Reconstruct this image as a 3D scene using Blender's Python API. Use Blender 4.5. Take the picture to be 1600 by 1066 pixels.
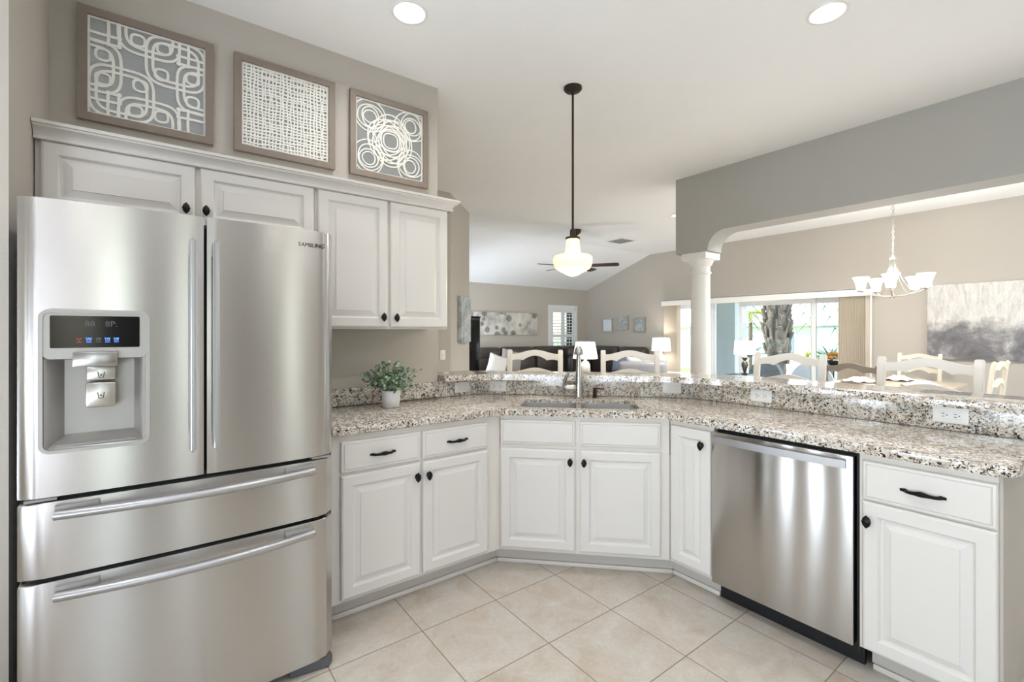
import bpy, bmesh, math, random
from math import pi, sin, cos, radians, sqrt, tan, atan2
from mathutils import Vector, Matrix

for o in list(bpy.data.objects):
    bpy.data.objects.remove(o)
SC = bpy.context.scene
C = SC.collection
random.seed(7)

# ------------------------------------------------------------------ camera
cam_d = bpy.data.cameras.new('camera')
cam = bpy.data.objects.new('camera', cam_d)
C.objects.link(cam)
cam.location = (0, 0, 1.35)
cam.rotation_euler = (pi / 2, 0, radians(53.15))
cam_d.sensor_fit = 'HORIZONTAL'
cam_d.sensor_width = 36
cam_d.lens = 723 / 1600 * 36
cam_d.shift_y = -14.6 / 1600
cam_d.clip_start = 0.02
cam_d.clip_end = 300
SC.camera = cam

# ------------------------------------------------------------------ view, world, sun, daylight
SC.view_settings.view_transform = 'Standard'
SC.view_settings.look = 'None'
SC.view_settings.gamma = 1
SC.view_settings.use_curve_mapping = False
SC.view_settings.exposure = 0.32

world = bpy.data.worlds.new('sky')
SC.world = world
world.use_nodes = True
wn = world.node_tree
wn.nodes.clear()
sky = wn.nodes.new('ShaderNodeTexSky')
sky.sky_type = 'NISHITA'
sky.sun_disc = False
sky.sun_elevation = radians(48)
sky.sun_rotation = radians(60)
bg = wn.nodes.new('ShaderNodeBackground')
bg.inputs['Strength'].default_value = 0.7
wo = wn.nodes.new('ShaderNodeOutputWorld')
wn.links.new(sky.outputs[0], bg.inputs[0])
wn.links.new(bg.outputs[0], wo.inputs[0])


def light(name, kind, loc, energy, color=(1, 1, 1), rot=(0, 0, 0), **kw):
    d = bpy.data.lights.new(name, kind)
    d.energy = energy
    d.color = color
    for k, v in kw.items():
        setattr(d, k, v)
    o = bpy.data.objects.new(name, d)
    o.location = loc
    o.rotation_euler = rot
    C.objects.link(o)
    return o


light('sun', 'SUN', (0, -20, 20), 5.5, (1, 0.96, 0.90), (radians(46), 0, radians(-28)), angle=0.01)
COOL = (0.79, 0.865, 1.0)
WARM = (1.0, 0.97, 0.95)
BACK_Y = -1.6
GLAZED = [(-2.12, -1.64), (-0.92, -0.40), (0.35, 1.05), (1.40, 2.45)]  # first pair read off backsplash reflections, the rest added for more light
ADDED_WINDOWS = [(-0.95, -0.55), (0.02, 0.22), (1.60, 1.80), (5.0, 7.4)]  # made-up windows for streaks in the steel and light in the dining room
ADDED_LIVING = (-7.5, -6.2)  # window added out of sight to light the living room
# daylight, area lamps tilted up to brighten the ceilings, placed outside the glazed doors
# behind the camera, the windows added facing the refrigerator and the added living room window
TILT = radians(58)
for (a, b) in GLAZED:
    light('daylight_fill', 'AREA', ((a + b) / 2, BACK_Y - 0.30, 0.95), 60 * (b - a), COOL, (pi / 2 + TILT, 0, 0),
          shape='RECTANGLE', size=b - a - 0.1, size_y=1.9)
for (a, b) in ADDED_WINDOWS:
    light('daylight_fill', 'AREA', (2.95, (a + b) / 2, 1.0), (9 if b < 4 else 36) * (b - a), COOL, (pi / 2 + TILT, 0, pi / 2),
          shape='RECTANGLE', size=b - a - 0.06, size_y=2.0)
light('daylight_fill', 'AREA', (sum(ADDED_LIVING) / 2, 2.98, 1.1), 75, COOL, (pi / 2 + radians(50), 0, 0), shape='RECTANGLE', size=1.2, size_y=1.7)

# ------------------------------------------------------------------ materials
MATS = {}


def nodes_of(name):
    m = bpy.data.materials.new(name)
    m.use_nodes = True
    t = m.node_tree
    b = t.nodes['Principled BSDF']
    return m, t, b


def lin(c):
    return tuple(((v / 255) / 12.92 if v / 255 <= 0.04045 else ((v / 255 + 0.055) / 1.055) ** 2.4) for v in c)


def rgba(c):
    return (c[0], c[1], c[2], 1)


def mat(name, col, rough=0.5, metal=0.0, emit=None, estr=0.0, vary=0.0, vscale=6.0, bump=0.0, bscale=60.0, spec=None,
        coat=0.0, aniso=0.0, stretch=None, trans=0.0):
    m, t, b = nodes_of(name)
    N, L = t.nodes, t.links
    b.inputs['Base Color'].default_value = rgba(col)
    b.inputs['Roughness'].default_value = rough
    b.inputs['Metallic'].default_value = metal
    if spec is not None:
        b.inputs['Specular IOR Level'].default_value = spec
    if coat:
        b.inputs['Coat Weight'].default_value = coat
        b.inputs['Coat Roughness'].default_value = 0.06
    if trans:
        b.inputs['Transmission Weight'].default_value = trans
    if aniso:
        b.inputs['Anisotropic'].default_value = aniso
        b.inputs['Anisotropic Rotation'].default_value = 0.25
        tg = N.new('ShaderNodeTangent')
        tg.direction_type = 'RADIAL'
        tg.axis = 'Z'
        L.new(tg.outputs[0], b.inputs['Tangent'])
    if emit is not None:
        b.inputs['Emission Color'].default_value = rgba(emit)
        b.inputs['Emission Strength'].default_value = estr
    tc = N.new('ShaderNodeTexCoord')
    src = tc.outputs['Object']
    if stretch:
        mp = N.new('ShaderNodeMapping')
        mp.inputs['Scale'].default_value = stretch
        L.new(src, mp.inputs[0])
        src = mp.outputs[0]
    n = N.new('ShaderNodeTexNoise')
    n.inputs['Scale'].default_value = vscale
    n.inputs['Detail'].default_value = 4
    L.new(src, n.inputs['Vector'])
    mx = N.new('ShaderNodeMix')
    mx.data_type = 'RGBA'
    k = max(vary, 0.0)
    mx.inputs[6].default_value = rgba([max(0, c * (1 - k)) for c in col])
    mx.inputs[7].default_value = rgba([min(1, c * (1 + k)) for c in col])
    L.new(n.outputs[0], mx.inputs[0])
    L.new(mx.outputs[2], b.inputs['Base Color'])
    if bump:
        n2 = N.new('ShaderNodeTexNoise')
        n2.inputs['Scale'].default_value = bscale
        n2.inputs['Detail'].default_value = 3
        L.new(src, n2.inputs['Vector'])
        bp = N.new('ShaderNodeBump')
        bp.inputs['Strength'].default_value = bump
        bp.inputs['Distance'].default_value = 0.004
        L.new(n2.outputs[0], bp.inputs['Height'])
        L.new(bp.outputs[0], b.inputs['Normal'])
    MATS[name] = m
    return m


def ramp(t, stops):
    r = t.nodes.new('ShaderNodeValToRGB')
    e = r.color_ramp.elements
    e[0].position, e[0].color = stops[0][0], rgba(stops[0][1])
    e[1].position, e[1].color = stops[-1][0], rgba(stops[-1][1])
    for p, c in stops[1:-1]:
        x = e.new(p)
        x.color = rgba(c)
    return r


def mix(t, fac, a, b, mode='MIX'):
    x = t.nodes.new('ShaderNodeMix')
    x.data_type = 'RGBA'
    x.blend_type = mode
    for v, i in ((fac, 0), (a, 6), (b, 7)):
        if isinstance(v, (int, float)):
            x.inputs[i].default_value = v
        elif isinstance(v, tuple):
            x.inputs[i].default_value = rgba(v)
        else:
            t.links.new(v, x.inputs[i])
    return x.outputs[2]


def noise(t, src, scale, detail=3, rough=0.5, dist=0.0):
    n = t.nodes.new('ShaderNodeTexNoise')
    n.inputs['Scale'].default_value = scale
    n.inputs['Detail'].default_value = detail
    n.inputs['Roughness'].default_value = rough
    n.inputs['Distortion'].default_value = dist
    t.links.new(src, n.inputs['Vector'])
    return n.outputs[0]


def math_n(t, op, a, b=None):
    x = t.nodes.new('ShaderNodeMath')
    x.operation = op
    for i, v in enumerate((a, b)):
        if v is None:
            continue
        if isinstance(v, (int, float)):
            x.inputs[i].default_value = v
        else:
            t.links.new(v, x.inputs[i])
    return x.outputs[0]


def granite():
    m, t, b = nodes_of('granite')
    tc = t.nodes.new('ShaderNodeTexCoord')
    src = tc.outputs['Object']
    base = ramp(t, [(0.30, lin((184, 166, 144))), (0.46, lin((218, 208, 194))), (0.62, lin((240, 236, 229)))])
    t.links.new(noise(t, src, 26, 4, 0.6, 0.4), base.inputs[0])
    gm = ramp(t, [(0.54, (0, 0, 0)), (0.60, (1, 1, 1))])
    t.links.new(noise(t, src, 60, 3, 0.6, 0.6), gm.inputs[0])
    c1 = mix(t, gm.outputs[0], base.outputs[0], lin((158, 151, 146)))
    br = ramp(t, [(0.60, (0, 0, 0)), (0.64, (1, 1, 1))])
    t.links.new(noise(t, src, 92, 3, 0.6, 0.5), br.inputs[0])
    c2 = mix(t, br.outputs[0], c1, lin((112, 82, 62)))
    bk = ramp(t, [(0.575, (0, 0, 0)), (0.60, (1, 1, 1))])
    t.links.new(noise(t, src, 105, 2, 0.55, 0.8), bk.inputs[0])
    c3 = mix(t, bk.outputs[0], c2, lin((40, 36, 36)))
    t.links.new(c3, b.inputs['Base Color'])
    b.inputs['Roughness'].default_value = 0.09
    b.inputs['Specular IOR Level'].default_value = 0.55
    MATS['granite'] = m


def floor_tile():
    m, t, b = nodes_of('floor_tile')
    S = 0.4025
    tc = t.nodes.new('ShaderNodeTexCoord')
    src = tc.outputs['Object']
    sx = t.nodes.new('ShaderNodeSeparateXYZ')
    t.links.new(src, sx.inputs[0])
    ds, ids = [], []
    for i, off in ((0, -1.911), (1, 0.9275)):
        v = math_n(t, 'DIVIDE', math_n(t, 'SUBTRACT', sx.outputs[i], off), S)
        fr = math_n(t, 'FRACT', v)
        ds.append(math_n(t, 'ABSOLUTE', math_n(t, 'SUBTRACT', fr, 0.5)))
        ids.append(math_n(t, 'FLOOR', v))
    edge = math_n(t, 'MAXIMUM', ds[0], ds[1])
    g = ramp(t, [(0.4925, (0, 0, 0)), (0.495, (1, 1, 1))])
    t.links.new(edge, g.inputs[0])
    cb = t.nodes.new('ShaderNodeCombineXYZ')
    t.links.new(ids[0], cb.inputs[0])
    t.links.new(ids[1], cb.inputs[1])
    va = t.nodes.new('ShaderNodeVectorMath')
    va.operation = 'MULTIPLY_ADD'
    t.links.new(cb.outputs[0], va.inputs[0])
    va.inputs[1].default_value = (3.7, 5.1, 0)
    t.links.new(src, va.inputs[2])
    mo = ramp(t, [(0.30, lin((180, 162, 140))), (0.45, lin((197, 186, 171))), (0.58, lin((203, 196, 186))), (0.72, lin((212, 206, 197)))])
    t.links.new(noise(t, va.outputs[0], 5.5, 5, 0.6, 0.8), mo.inputs[0])
    fine = ramp(t, [(0.35, lin((186, 174, 158))), (0.65, lin((208, 202, 193)))])
    t.links.new(noise(t, va.outputs[0], 38, 3, 0.6, 1.5), fine.inputs[0])
    c = mix(t, 0.35, mo.outputs[0], fine.outputs[0])
    c = mix(t, g.outputs[0], c, lin((146, 133, 120)))
    t.links.new(c, b.inputs['Base Color'])
    rr = ramp(t, [(0, (0.30,) * 3), (1, (0.8,) * 3)])
    t.links.new(g.outputs[0], rr.inputs[0])
    t.links.new(rr.outputs[0], b.inputs['Roughness'])
    bp = t.nodes.new('ShaderNodeBump')
    bp.inputs['Strength'].default_value = 0.5
    bp.inputs['Distance'].default_value = 0.002
    bp.invert = True
    t.links.new(g.outputs[0], bp.inputs['Height'])
    t.links.new(bp.outputs[0], b.inputs['Normal'])
    MATS['floor_tile'] = m


def pane_glass():
    m = bpy.data.materials.new('pane_glass')
    m.use_nodes = True
    t = m.node_tree
    t.nodes.clear()
    out = t.nodes.new('ShaderNodeOutputMaterial')
    tr = t.nodes.new('ShaderNodeBsdfTransparent')
    tr.inputs[0].default_value = (0.96, 0.98, 0.98, 1)
    gl = t.nodes.new('ShaderNodeBsdfGlossy')
    gl.inputs['Roughness'].default_value = 0.02
    fr = t.nodes.new('ShaderNodeFresnel')
    fr.inputs[0].default_value = 1.45
    ms = t.nodes.new('ShaderNodeMixShader')
    t.links.new(fr.outputs[0], ms.inputs[0])
    t.links.new(tr.outputs[0], ms.inputs[1])
    t.links.new(gl.outputs[0], ms.inputs[2])
    t.links.new(ms.outputs[0], out.inputs[0])
    MATS['pane_glass'] = m


def painting(name, kind):
    m, t, b = nodes_of(name)
    tc = t.nodes.new('ShaderNodeTexCoord')
    src = tc.outputs['Object']
    b.inputs['Roughness'].default_value = 0.75
    sx = t.nodes.new('ShaderNodeSeparateXYZ')
    t.links.new(src, sx.inputs[0])
    if kind == 'horizon':     # pale brushed upper field over a dark smoky band
        mp = t.nodes.new('ShaderNodeMapping')
        mp.inputs['Scale'].default_value = (2.2, 1, 0.5)
        t.links.new(src, mp.inputs[0])
        up = ramp(t, [(0.25, lin((170, 168, 165))), (0.45, lin((208, 205, 200))), (0.7, lin((235, 232, 226)))])
        t.links.new(noise(t, mp.outputs[0], 14, 6, 0.75, 0.5), up.inputs[0])
        dn = ramp(t, [(0.3, lin((96, 94, 98))), (0.5, lin((132, 130, 133))), (0.62, lin((176, 173, 170))), (0.72, lin((226, 222, 216)))])
        t.links.new(noise(t, src, 3.2, 6, 0.72, 0.6), dn.inputs[0])
        zz = math_n(t, 'ADD', sx.outputs[2], math_n(t, 'MULTIPLY', noise(t, src, 3.5, 5, 0.7), 0.55))
        k = ramp(t, [(0.17, (1, 1, 1)), (0.30, (0, 0, 0))])
        t.links.new(math_n(t, 'ADD', zz, 0.0), k.inputs[0])
        c = mix(t, k.outputs[0], up.outputs[0], dn.outputs[0])
    elif kind == 'circles':   # long canvas of soft rings on pale blocks
        bl = ramp(t, [(0.35, lin((150, 147, 142))), (0.5, lin((206, 203, 196))), (0.62, lin((228, 225, 218)))])
        t.links.new(noise(t, src, 3.0, 5, 0.65, 0.3), bl.inputs[0])
        vo = t.nodes.new('ShaderNodeTexVoronoi')
        vo.inputs['Scale'].default_value = 4.2
        t.links.new(src, vo.inputs['Vector'])
        r = ramp(t, [(0.0, lin((170, 168, 165))), (0.10, lin((130, 128, 126))), (0.16, lin((196, 194, 190))), (0.24, lin((140, 138, 136))), (0.30, lin((205, 203, 199))), (0.34, (1, 1, 1))])
        t.links.new(vo.outputs['Distance'], r.inputs[0])
        c = mix(t, 0.9, bl.outputs[0], r.outputs[0], 'MULTIPLY')
    else:                     # silvery weathered blocks
        bl = ramp(t, [(0.35, lin((140, 146, 150))), (0.5, lin((176, 181, 184))), (0.65, lin((212, 214, 214)))])
        t.links.new(noise(t, src, 8.0 if kind == 'blocks' else 26.0, 5, 0.7, 0.3), bl.inputs[0])
        c = bl.outputs[0]
    t.links.new(c, b.inputs['Base Color'])
    MATS[name] = m


def leaf_mix():
    m, t, b = nodes_of('leaf_euca')
    tc = t.nodes.new('ShaderNodeTexCoord')
    r = ramp(t, [(0.30, lin((64, 92, 78))), (0.44, lin((118, 146, 132))), (0.54, lin((150, 172, 150))), (0.62, lin((176, 194, 128)))])
    t.links.new(noise(t, tc.outputs['Object'], 55, 2), r.inputs[0])
    t.links.new(r.outputs[0], b.inputs['Base Color'])
    b.inputs['Roughness'].default_value = 0.55
    MATS['leaf_euca'] = m


granite()
floor_tile()
pane_glass()
painting('painting_horizon', 'horizon')
painting('painting_circles', 'circles')
painting('painting_blocks', 'blocks')
painting('painting_small', 'small')
mat('wall_paint', lin((192, 185, 175)), 0.75, vary=0.03, vscale=1.5, bump=0.25, bscale=90)
mat('wall_paint_shaded', lin((178, 176, 171)), 0.75, vary=0.03, vscale=1.5, bump=0.25, bscale=90)  # wall paint greyed and darkened to carry the header's shade
mat('ceiling_paint', lin((247, 247, 246)), 0.85, vary=0.015, bump=0.2, bscale=70)
mat('trim_white', lin((238, 236, 232)), 0.4, vary=0.01)
mat('cabinet_white', lin((226, 222, 217)), 0.33, vary=0.012, vscale=3)
mat('cabinet_frame', lin((228, 222, 214)), 0.4, vary=0.02, vscale=3)
mat('toe_board', lin((205, 198, 190)), 0.45, vary=0.03, vscale=9)
mat('steel', lin((200, 197, 194)), 0.26, 1.0, aniso=0.95, vary=0.03, vscale=3, stretch=(1, 1, 60))
mat('steel_smooth', lin((190, 190, 192)), 0.36, 1.0)
mat('chrome', lin((186, 184, 182)), 0.24, 1.0)
mat('sink_steel', lin((222, 222, 222)), 0.34, 1.0)
mat('lever_nickel', lin((150, 150, 152)), 0.28, 1.0)
mat('nickel', lin((200, 197, 190)), 0.28, 1.0)
mat('fridge_side', lin((74, 74, 78)), 0.5, vary=0.02)
mat('black_gap', lin((18, 18, 20)), 0.5)
mat('black_gloss', lin((12, 12, 14)), 0.12, spec=0.25)
mat('dark_grey_plastic', lin((92, 94, 98)), 0.4)
mat('mid_grey_plastic', lin((150, 148, 146)), 0.35)
mat('black_iron', lin((26, 24, 24)), 0.35, 0.6, vary=0.2, vscale=40)
mat('logo_grey', lin((96, 92, 88)), 0.3, 0.6)
mat('icon_blue', lin((90, 140, 255)), 0.4, emit=lin((90, 140, 255)), estr=0.8)
mat('icon_red', lin((200, 60, 60)), 0.4, emit=lin((200, 50, 50)), estr=0.25)
mat('icon_dim', lin((74, 76, 80)), 0.4, emit=lin((120, 124, 130)), estr=0.12)
mat('outlet_white', lin((248, 247, 244)), 0.3)
mat('outlet_slot', lin((50, 46, 42)), 0.6)
mat('frame_wood', lin((140, 127, 116)), 0.6, vary=0.16, vscale=26, stretch=(1, 1, 1))
mat('fret_white', lin((240, 238, 230)), 0.55, vary=0.02)
mat('mirror_grey', lin((158, 161, 160)), 0.14, 0.35)
mat('bronze', lin((62, 52, 46)), 0.38, 0.8)
mat('pendant_glass', lin((250, 236, 196)), 0.25, emit=(1.0, 0.80, 0.36), estr=0.95)
mat('bulb_glow', (1, 1, 1), 0.5, emit=(1, 0.98, 0.94), estr=5.0)
mat('shade_glow', lin((245, 242, 236)), 0.6, emit=(1, 0.93, 0.85), estr=0.75)
mat('chandelier_glass', lin((250, 248, 244)), 0.3, emit=(1, 0.97, 0.92), estr=1.0)
mat('fan_blade', lin((66, 46, 40)), 0.4, vary=0.25, vscale=9, stretch=(1, 8, 1))
mat('vent_grey', lin((150, 150, 148)), 0.5)
mat('chair_white', lin((238, 233, 226)), 0.4, vary=0.015)
mat('chair_taupe', lin((164, 154, 142)), 0.45, vary=0.04)
mat('chair_cream', lin((234, 224, 206)), 0.45, vary=0.02)
mat('table_wood', lin((206, 190, 168)), 0.3, vary=0.08, vscale=8, stretch=(1, 7, 1))
mat('leather', lin((66, 58, 54)), 0.32, vary=0.18, vscale=5, bump=0.3, bscale=24)
mat('leather_grey', lin((150, 152, 156)), 0.35, vary=0.06, vscale=5)
mat('pillow_white', lin((228, 224, 216)), 0.9, vary=0.04, vscale=30)
mat('pillow_grey', lin((160, 155, 150)), 0.9, vary=0.08, vscale=60)
mat('pillow_blue', lin((140, 152, 176)), 0.9, vary=0.06, vscale=40)
mat('lamp_mosaic', lin((206, 202, 192)), 0.25, vary=0.28, vscale=70)
mat('lamp_bronze', lin((120, 118, 110)), 0.25, 0.8)
mat('dark_table', lin((40, 48, 52)), 0.15)
mat('blind', lin((222, 210, 192)), 0.7, vary=0.03)
mat('door_alu', lin((236, 238, 238)), 0.4)
mat('alu_shadow', lin((130, 146, 154)), 0.4)
mat('pot_white', lin((242, 240, 238)), 0.35)
leaf_mix()
mat('stem_brown', lin((112, 104, 76)), 0.7)
mat('media_black', lin((22, 24, 28)), 0.35)
mat('napkin', lin((238, 230, 212)), 0.9, vary=0.06, vscale=40)
mat('placemat', lin((128, 116, 104)), 0.85, vary=0.2, vscale=60)
mat('stucco_blue', lin((196, 208, 212)), 0.85, vary=0.03, bump=0.3, bscale=60)
mat('stucco_white', lin((240, 238, 230)), 0.85, vary=0.02)
mat('roof_white', lin((244, 240, 236)), 0.8, vary=0.03, vscale=8)
mat('lawn', lin((150, 162, 104)), 0.95, vary=0.35, vscale=9)
mat('concrete', lin((214, 210, 204)), 0.85, vary=0.05)
mat('streak_door_taupe', lin((112, 103, 95)), 0.5, vary=0.03)  # dark tone for added doors that streak the refrigerator's reflections
mat('trunk', lin((132, 120, 108)), 0.95, vary=0.6, vscale=7, bump=1.0, bscale=14, stretch=(1, 1, 0.4))
mat('frond_dark', lin((54, 110, 104)), 0.6, vary=0.3, vscale=5)
mat('frond_green', lin((86, 146, 84)), 0.6, vary=0.35, vscale=6)
mat('frond_yellow', lin((196, 196, 50)), 0.6, vary=0.35, vscale=4)
mat('bush_green', lin((112, 156, 92)), 0.8, vary=0.35, vscale=6)
mat('bezel_grey', lin((176, 174, 170)), 0.45, 0.6)
mat('print_window_glare', lin((226, 232, 240)), 0.4, vary=0.1, vscale=12)  # window reflection painted in as this picture's pale colour
mat('wicker_grey', lin((128, 134, 138)), 0.8, vary=0.45, vscale=50)
mat('stripe_cushion', lin((222, 228, 236)), 0.9, vary=0.08, vscale=18, stretch=(8, 8, 0.2))
mat('orange_bloom', lin((226, 150, 56)), 0.8, vary=0.3, vscale=30)
mat('shutter_white', lin((236, 238, 240)), 0.45)


# ------------------------------------------------------------------ mesh helper
class G:
    def __init__(self):
        self.bm = bmesh.new()

    def box(self, x0, x1, y0, y1, z0, z1, bev=0.0, seg=2):
        bm = self.bm
        v = [bm.verts.new(p) for p in ((x0, y0, z0), (x1, y0, z0), (x1, y1, z0), (x0, y1, z0),
                                       (x0, y0, z1), (x1, y0, z1), (x1, y1, z1), (x0, y1, z1))]
        f = [bm.faces.new([v[i] for i in q]) for q in ((3, 2, 1, 0), (4, 5, 6, 7), (0, 1, 5, 4), (1, 2, 6, 5), (2, 3, 7, 6), (3, 0, 4, 7))]
        if bev:
            es = list({e for q in f for e in q.edges})
            bmesh.ops.bevel(bm, geom=es, offset=bev, segments=seg, affect='EDGES', profile=0.5)
        return self

    def prism(self, pts, z0, z1, bev=0.0, seg=3):
        """Extrude a plan polygon from z0 to z1; bev rounds the top and bottom rims."""
        bm = self.bm
        a = sum(pts[i][0] * pts[(i + 1) % len(pts)][1] - pts[(i + 1) % len(pts)][0] * pts[i][1] for i in range(len(pts)))
        if a < 0:
            pts = pts[::-1]
        lo = [bm.verts.new((x, y, z0)) for x, y in pts]
        hi = [bm.verts.new((x, y, z1)) for x, y in pts]
        n = len(pts)
        ft = bm.faces.new(hi)
        fb = bm.faces.new(lo[::-1])
        for i in range(n):
            j = (i + 1) % n
            bm.faces.new((lo[i], lo[j], hi[j], hi[i]))
        if bev:
            es = list(ft.edges) + list(fb.edges)
            bmesh.ops.bevel(bm, geom=es, offset=bev, segments=seg, affect='EDGES', profile=0.5)
        return self

    def prism_xz(self, pts, y0, y1):
        """Extrude an elevation polygon (x, z) from y0 to y1."""
        bm = self.bm
        a = [bm.verts.new((x, y0, z)) for x, z in pts]
        b = [bm.verts.new((x, y1, z)) for x, z in pts]
        n = len(pts)
        bm.faces.new(a)
        bm.faces.new(b[::-1])
        for i in range(n):
            j = (i + 1) % n
            bm.faces.new((a[j], a[i], b[i], b[j]))
        bmesh.ops.recalc_face_normals(bm, faces=bm.faces[:])
        return self

    def lathe(self, prof, seg=24, c=(0, 0, 0), M=None, squash=None, cap=True):
        bm = self.bm
        rings = []
        for r, z in prof:
            ring = []
            for i in range(seg):
                a = 2 * pi * i / seg
                k = squash(a) if squash else 1
                p = Vector((r * k * cos(a), r * k * sin(a), z))
                if M:
                    p = M @ p
                ring.append(bm.verts.new(p + Vector(c)))
            rings.append(ring)
        for a, b in zip(rings, rings[1:]):
            for i in range(seg):
                j = (i + 1) % seg
                bm.faces.new((a[i], a[j], b[j], b[i]))
        if cap:
            if prof[0][0] > 1e-6:
                bm.faces.new(rings[0][::-1])
            if prof[-1][0] > 1e-6:
                bm.faces.new(rings[-1])
        return self

    def tube(self, path, r, seg=10, up=(0, 0, 1), sec=None, cap=True):
        """Sweep a section along a path; r a number or list; sec (w, d) makes a rectangular bar."""
        bm = self.bm
        P = [Vector(p) for p in path]
        n = len(P)
        R = r if isinstance(r, (list, tuple)) else [r] * n
        rings = []
        prev = None
        for i in range(n):
            d = (P[min(i + 1, n - 1)] - P[max(i - 1, 0)]).normalized()
            if prev is None:
                u = Vector(up)
                if abs(d.dot(u)) > 0.95:
                    u = Vector((1, 0, 0)) if abs(d.x) < 0.9 else Vector((0, 1, 0))
                a = d.cross(u).normalized()
            else:
                a = (prev - d * prev.dot(d)).normalized()
            prev = a
            b = d.cross(a)
            ring = []
            if sec:
                for sx, sy in ((-1, -1), (1, -1), (1, 1), (-1, 1)):
                    ring.append(bm.verts.new(P[i] + a * sx * sec[0] / 2 * R[i] + b * sy * sec[1] / 2 * R[i]))
            else:
                for k in range(seg):
                    t = 2 * pi * k / seg
                    ring.append(bm.verts.new(P[i] + (a * cos(t) + b * sin(t)) * R[i]))
            rings.append(ring)
        m = len(rings[0])
        for a, b in zip(rings, rings[1:]):
            for i in range(m):
                j = (i + 1) % m
                bm.faces.new((a[i], a[j], b[j], b[i]))
        if cap:
            bm.faces.new(rings[0][::-1])
            bm.faces.new(rings[-1])
        return self

    def front(self, x0, x1, z0, z1, rings, y_back=0.0):
        """A cabinet front: nested rectangles (inset, y) from the outer edge to the middle field."""
        bm = self.bm
        R = [[bm.verts.new(p) for p in ((x0, y_back, z0), (x1, y_back, z0), (x1, y_back, z1), (x0, y_back, z1))]]
        for ins, y in rings:
            R.append([bm.verts.new(p) for p in ((x0 + ins, y, z0 + ins), (x1 - ins, y, z0 + ins), (x1 - ins, y, z1 - ins), (x0 + ins, y, z1 - ins))])
        for a, b in zip(R, R[1:]):
            for i in range(4):
                j = (i + 1) % 4
                bm.faces.new((a[i], a[j], b[j], b[i]))
        bm.faces.new(R[-1])
        bm.faces.new(R[0][::-1])
        return self

    def strip(self, ts, lo, hi, yf, th):
        """A shaped rail: for each t a lower and upper height, a depth and a thickness."""
        bm = self.bm
        rows = []
        for x in ts:
            y = yf(x)
            rows.append([bm.verts.new(p) for p in ((x, y, lo(x)), (x, y, hi(x)), (x, y + th, hi(x)), (x, y + th, lo(x)))])
        for a, b in zip(rows, rows[1:]):
            for i in range(4):
                j = (i + 1) % 4
                bm.faces.new((a[i], a[j], b[j], b[i]))
        bm.faces.new(rows[0][::-1])
        bm.faces.new(rows[-1])
        bmesh.ops.recalc_face_normals(bm, faces=bm.faces[:])
        return self

    def ribbon(self, pts, w, y0, y1, closed=False):
        """A flat band following 2-D points (x, z), lying between depths y0 and y1 (y0 in front)."""
        bm = self.bm
        n = len(pts)
        rows = []
        for i in range(n):
            if closed:
                a, b = pts[i - 1], pts[(i + 1) % n]
            else:
                a, b = pts[max(i - 1, 0)], pts[min(i + 1, n - 1)]
            dx, dz = b[0] - a[0], b[1] - a[1]
            l = sqrt(dx * dx + dz * dz) or 1
            nx, nz = -dz / l * w / 2, dx / l * w / 2
            x, z = pts[i]
            rows.append([bm.verts.new(p) for p in ((x - nx, y1, z - nz), (x - nx, y0, z - nz), (x + nx, y0, z + nz), (x + nx, y1, z + nz))])
        prs = list(zip(rows, rows[1:]))
        if closed:
            prs.append((rows[-1], rows[0]))
        for a, b in prs:
            for i in range(3):
                bm.faces.new((a[i], b[i], b[i + 1], a[i + 1]))
        return self

    def ball(self, c, rx, ry, rz, seg=16, pw=1.0):
        """A superellipsoid: pw below 1 squares it off like a cushion."""
        bm = self.bm
        f = lambda v: math.copysign(abs(v) ** pw, v)
        rings = []
        n = seg // 2
        for i in range(1, n):
            p = -pi / 2 + pi * i / n
            rings.append([bm.verts.new((c[0] + rx * f(cos(p)) * f(cos(2 * pi * k / seg)), c[1] + ry * f(cos(p)) * f(sin(2 * pi * k / seg)), c[2] + rz * f(sin(p)))) for k in range(seg)])
        b = bm.verts.new((c[0], c[1], c[2] - rz))
        t = bm.verts.new((c[0], c[1], c[2] + rz))
        for a, r in zip(rings, rings[1:]):
            for k in range(seg):
                j = (k + 1) % seg
                bm.faces.new((a[k], a[j], r[j], r[k]))
        for k in range(seg):
            j = (k + 1) % seg
            bm.faces.new((b, rings[0][j], rings[0][k]))
            bm.faces.new((t, rings[-1][k], rings[-1][j]))
        return self

    def xf(self, M):
        self.bm.transform(M)
        return self

    def obj(self, name, m, parent=None, smooth=35, loc=None, rotz=0, fix=True):
        if fix:
            bmesh.ops.recalc_face_normals(self.bm, faces=self.bm.faces[:])
        me = bpy.data.meshes.new(name)
        self.bm.to_mesh(me)
        self.bm.free()
        me.materials.append(MATS[m] if isinstance(m, str) else m)
        if smooth:
            for p in me.polygons:
                p.use_smooth = True
            me.set_sharp_from_angle(angle=radians(smooth))
        o = bpy.data.objects.new(name, me)
        C.objects.link(o)
        if parent is not None:
            o.parent = parent
        if loc:
            o.location = loc
        if rotz:
            o.rotation_euler = (0, 0, rotz)
        return o


def thing(name, label, cat, loc=(0, 0, 0), rotz=0.0, group=None):
    o = bpy.data.objects.new(name, None)
    o.empty_display_size = 0.1
    C.objects.link(o)
    o.location = loc
    o.rotation_euler = (0, 0, rotz)
    return tag(o, label, cat, group)


def tag(o, label, cat, group=None, kind=None):
    o['label'] = label
    o['category'] = cat
    if group:
        o['group'] = group
    if kind:
        o['kind'] = kind
    return o


def struct(name, g, m, parent=None, **kw):
    o = g.obj(name, m, parent, **kw)
    if parent is None:
        o['kind'] = 'structure'
    return o


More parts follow.
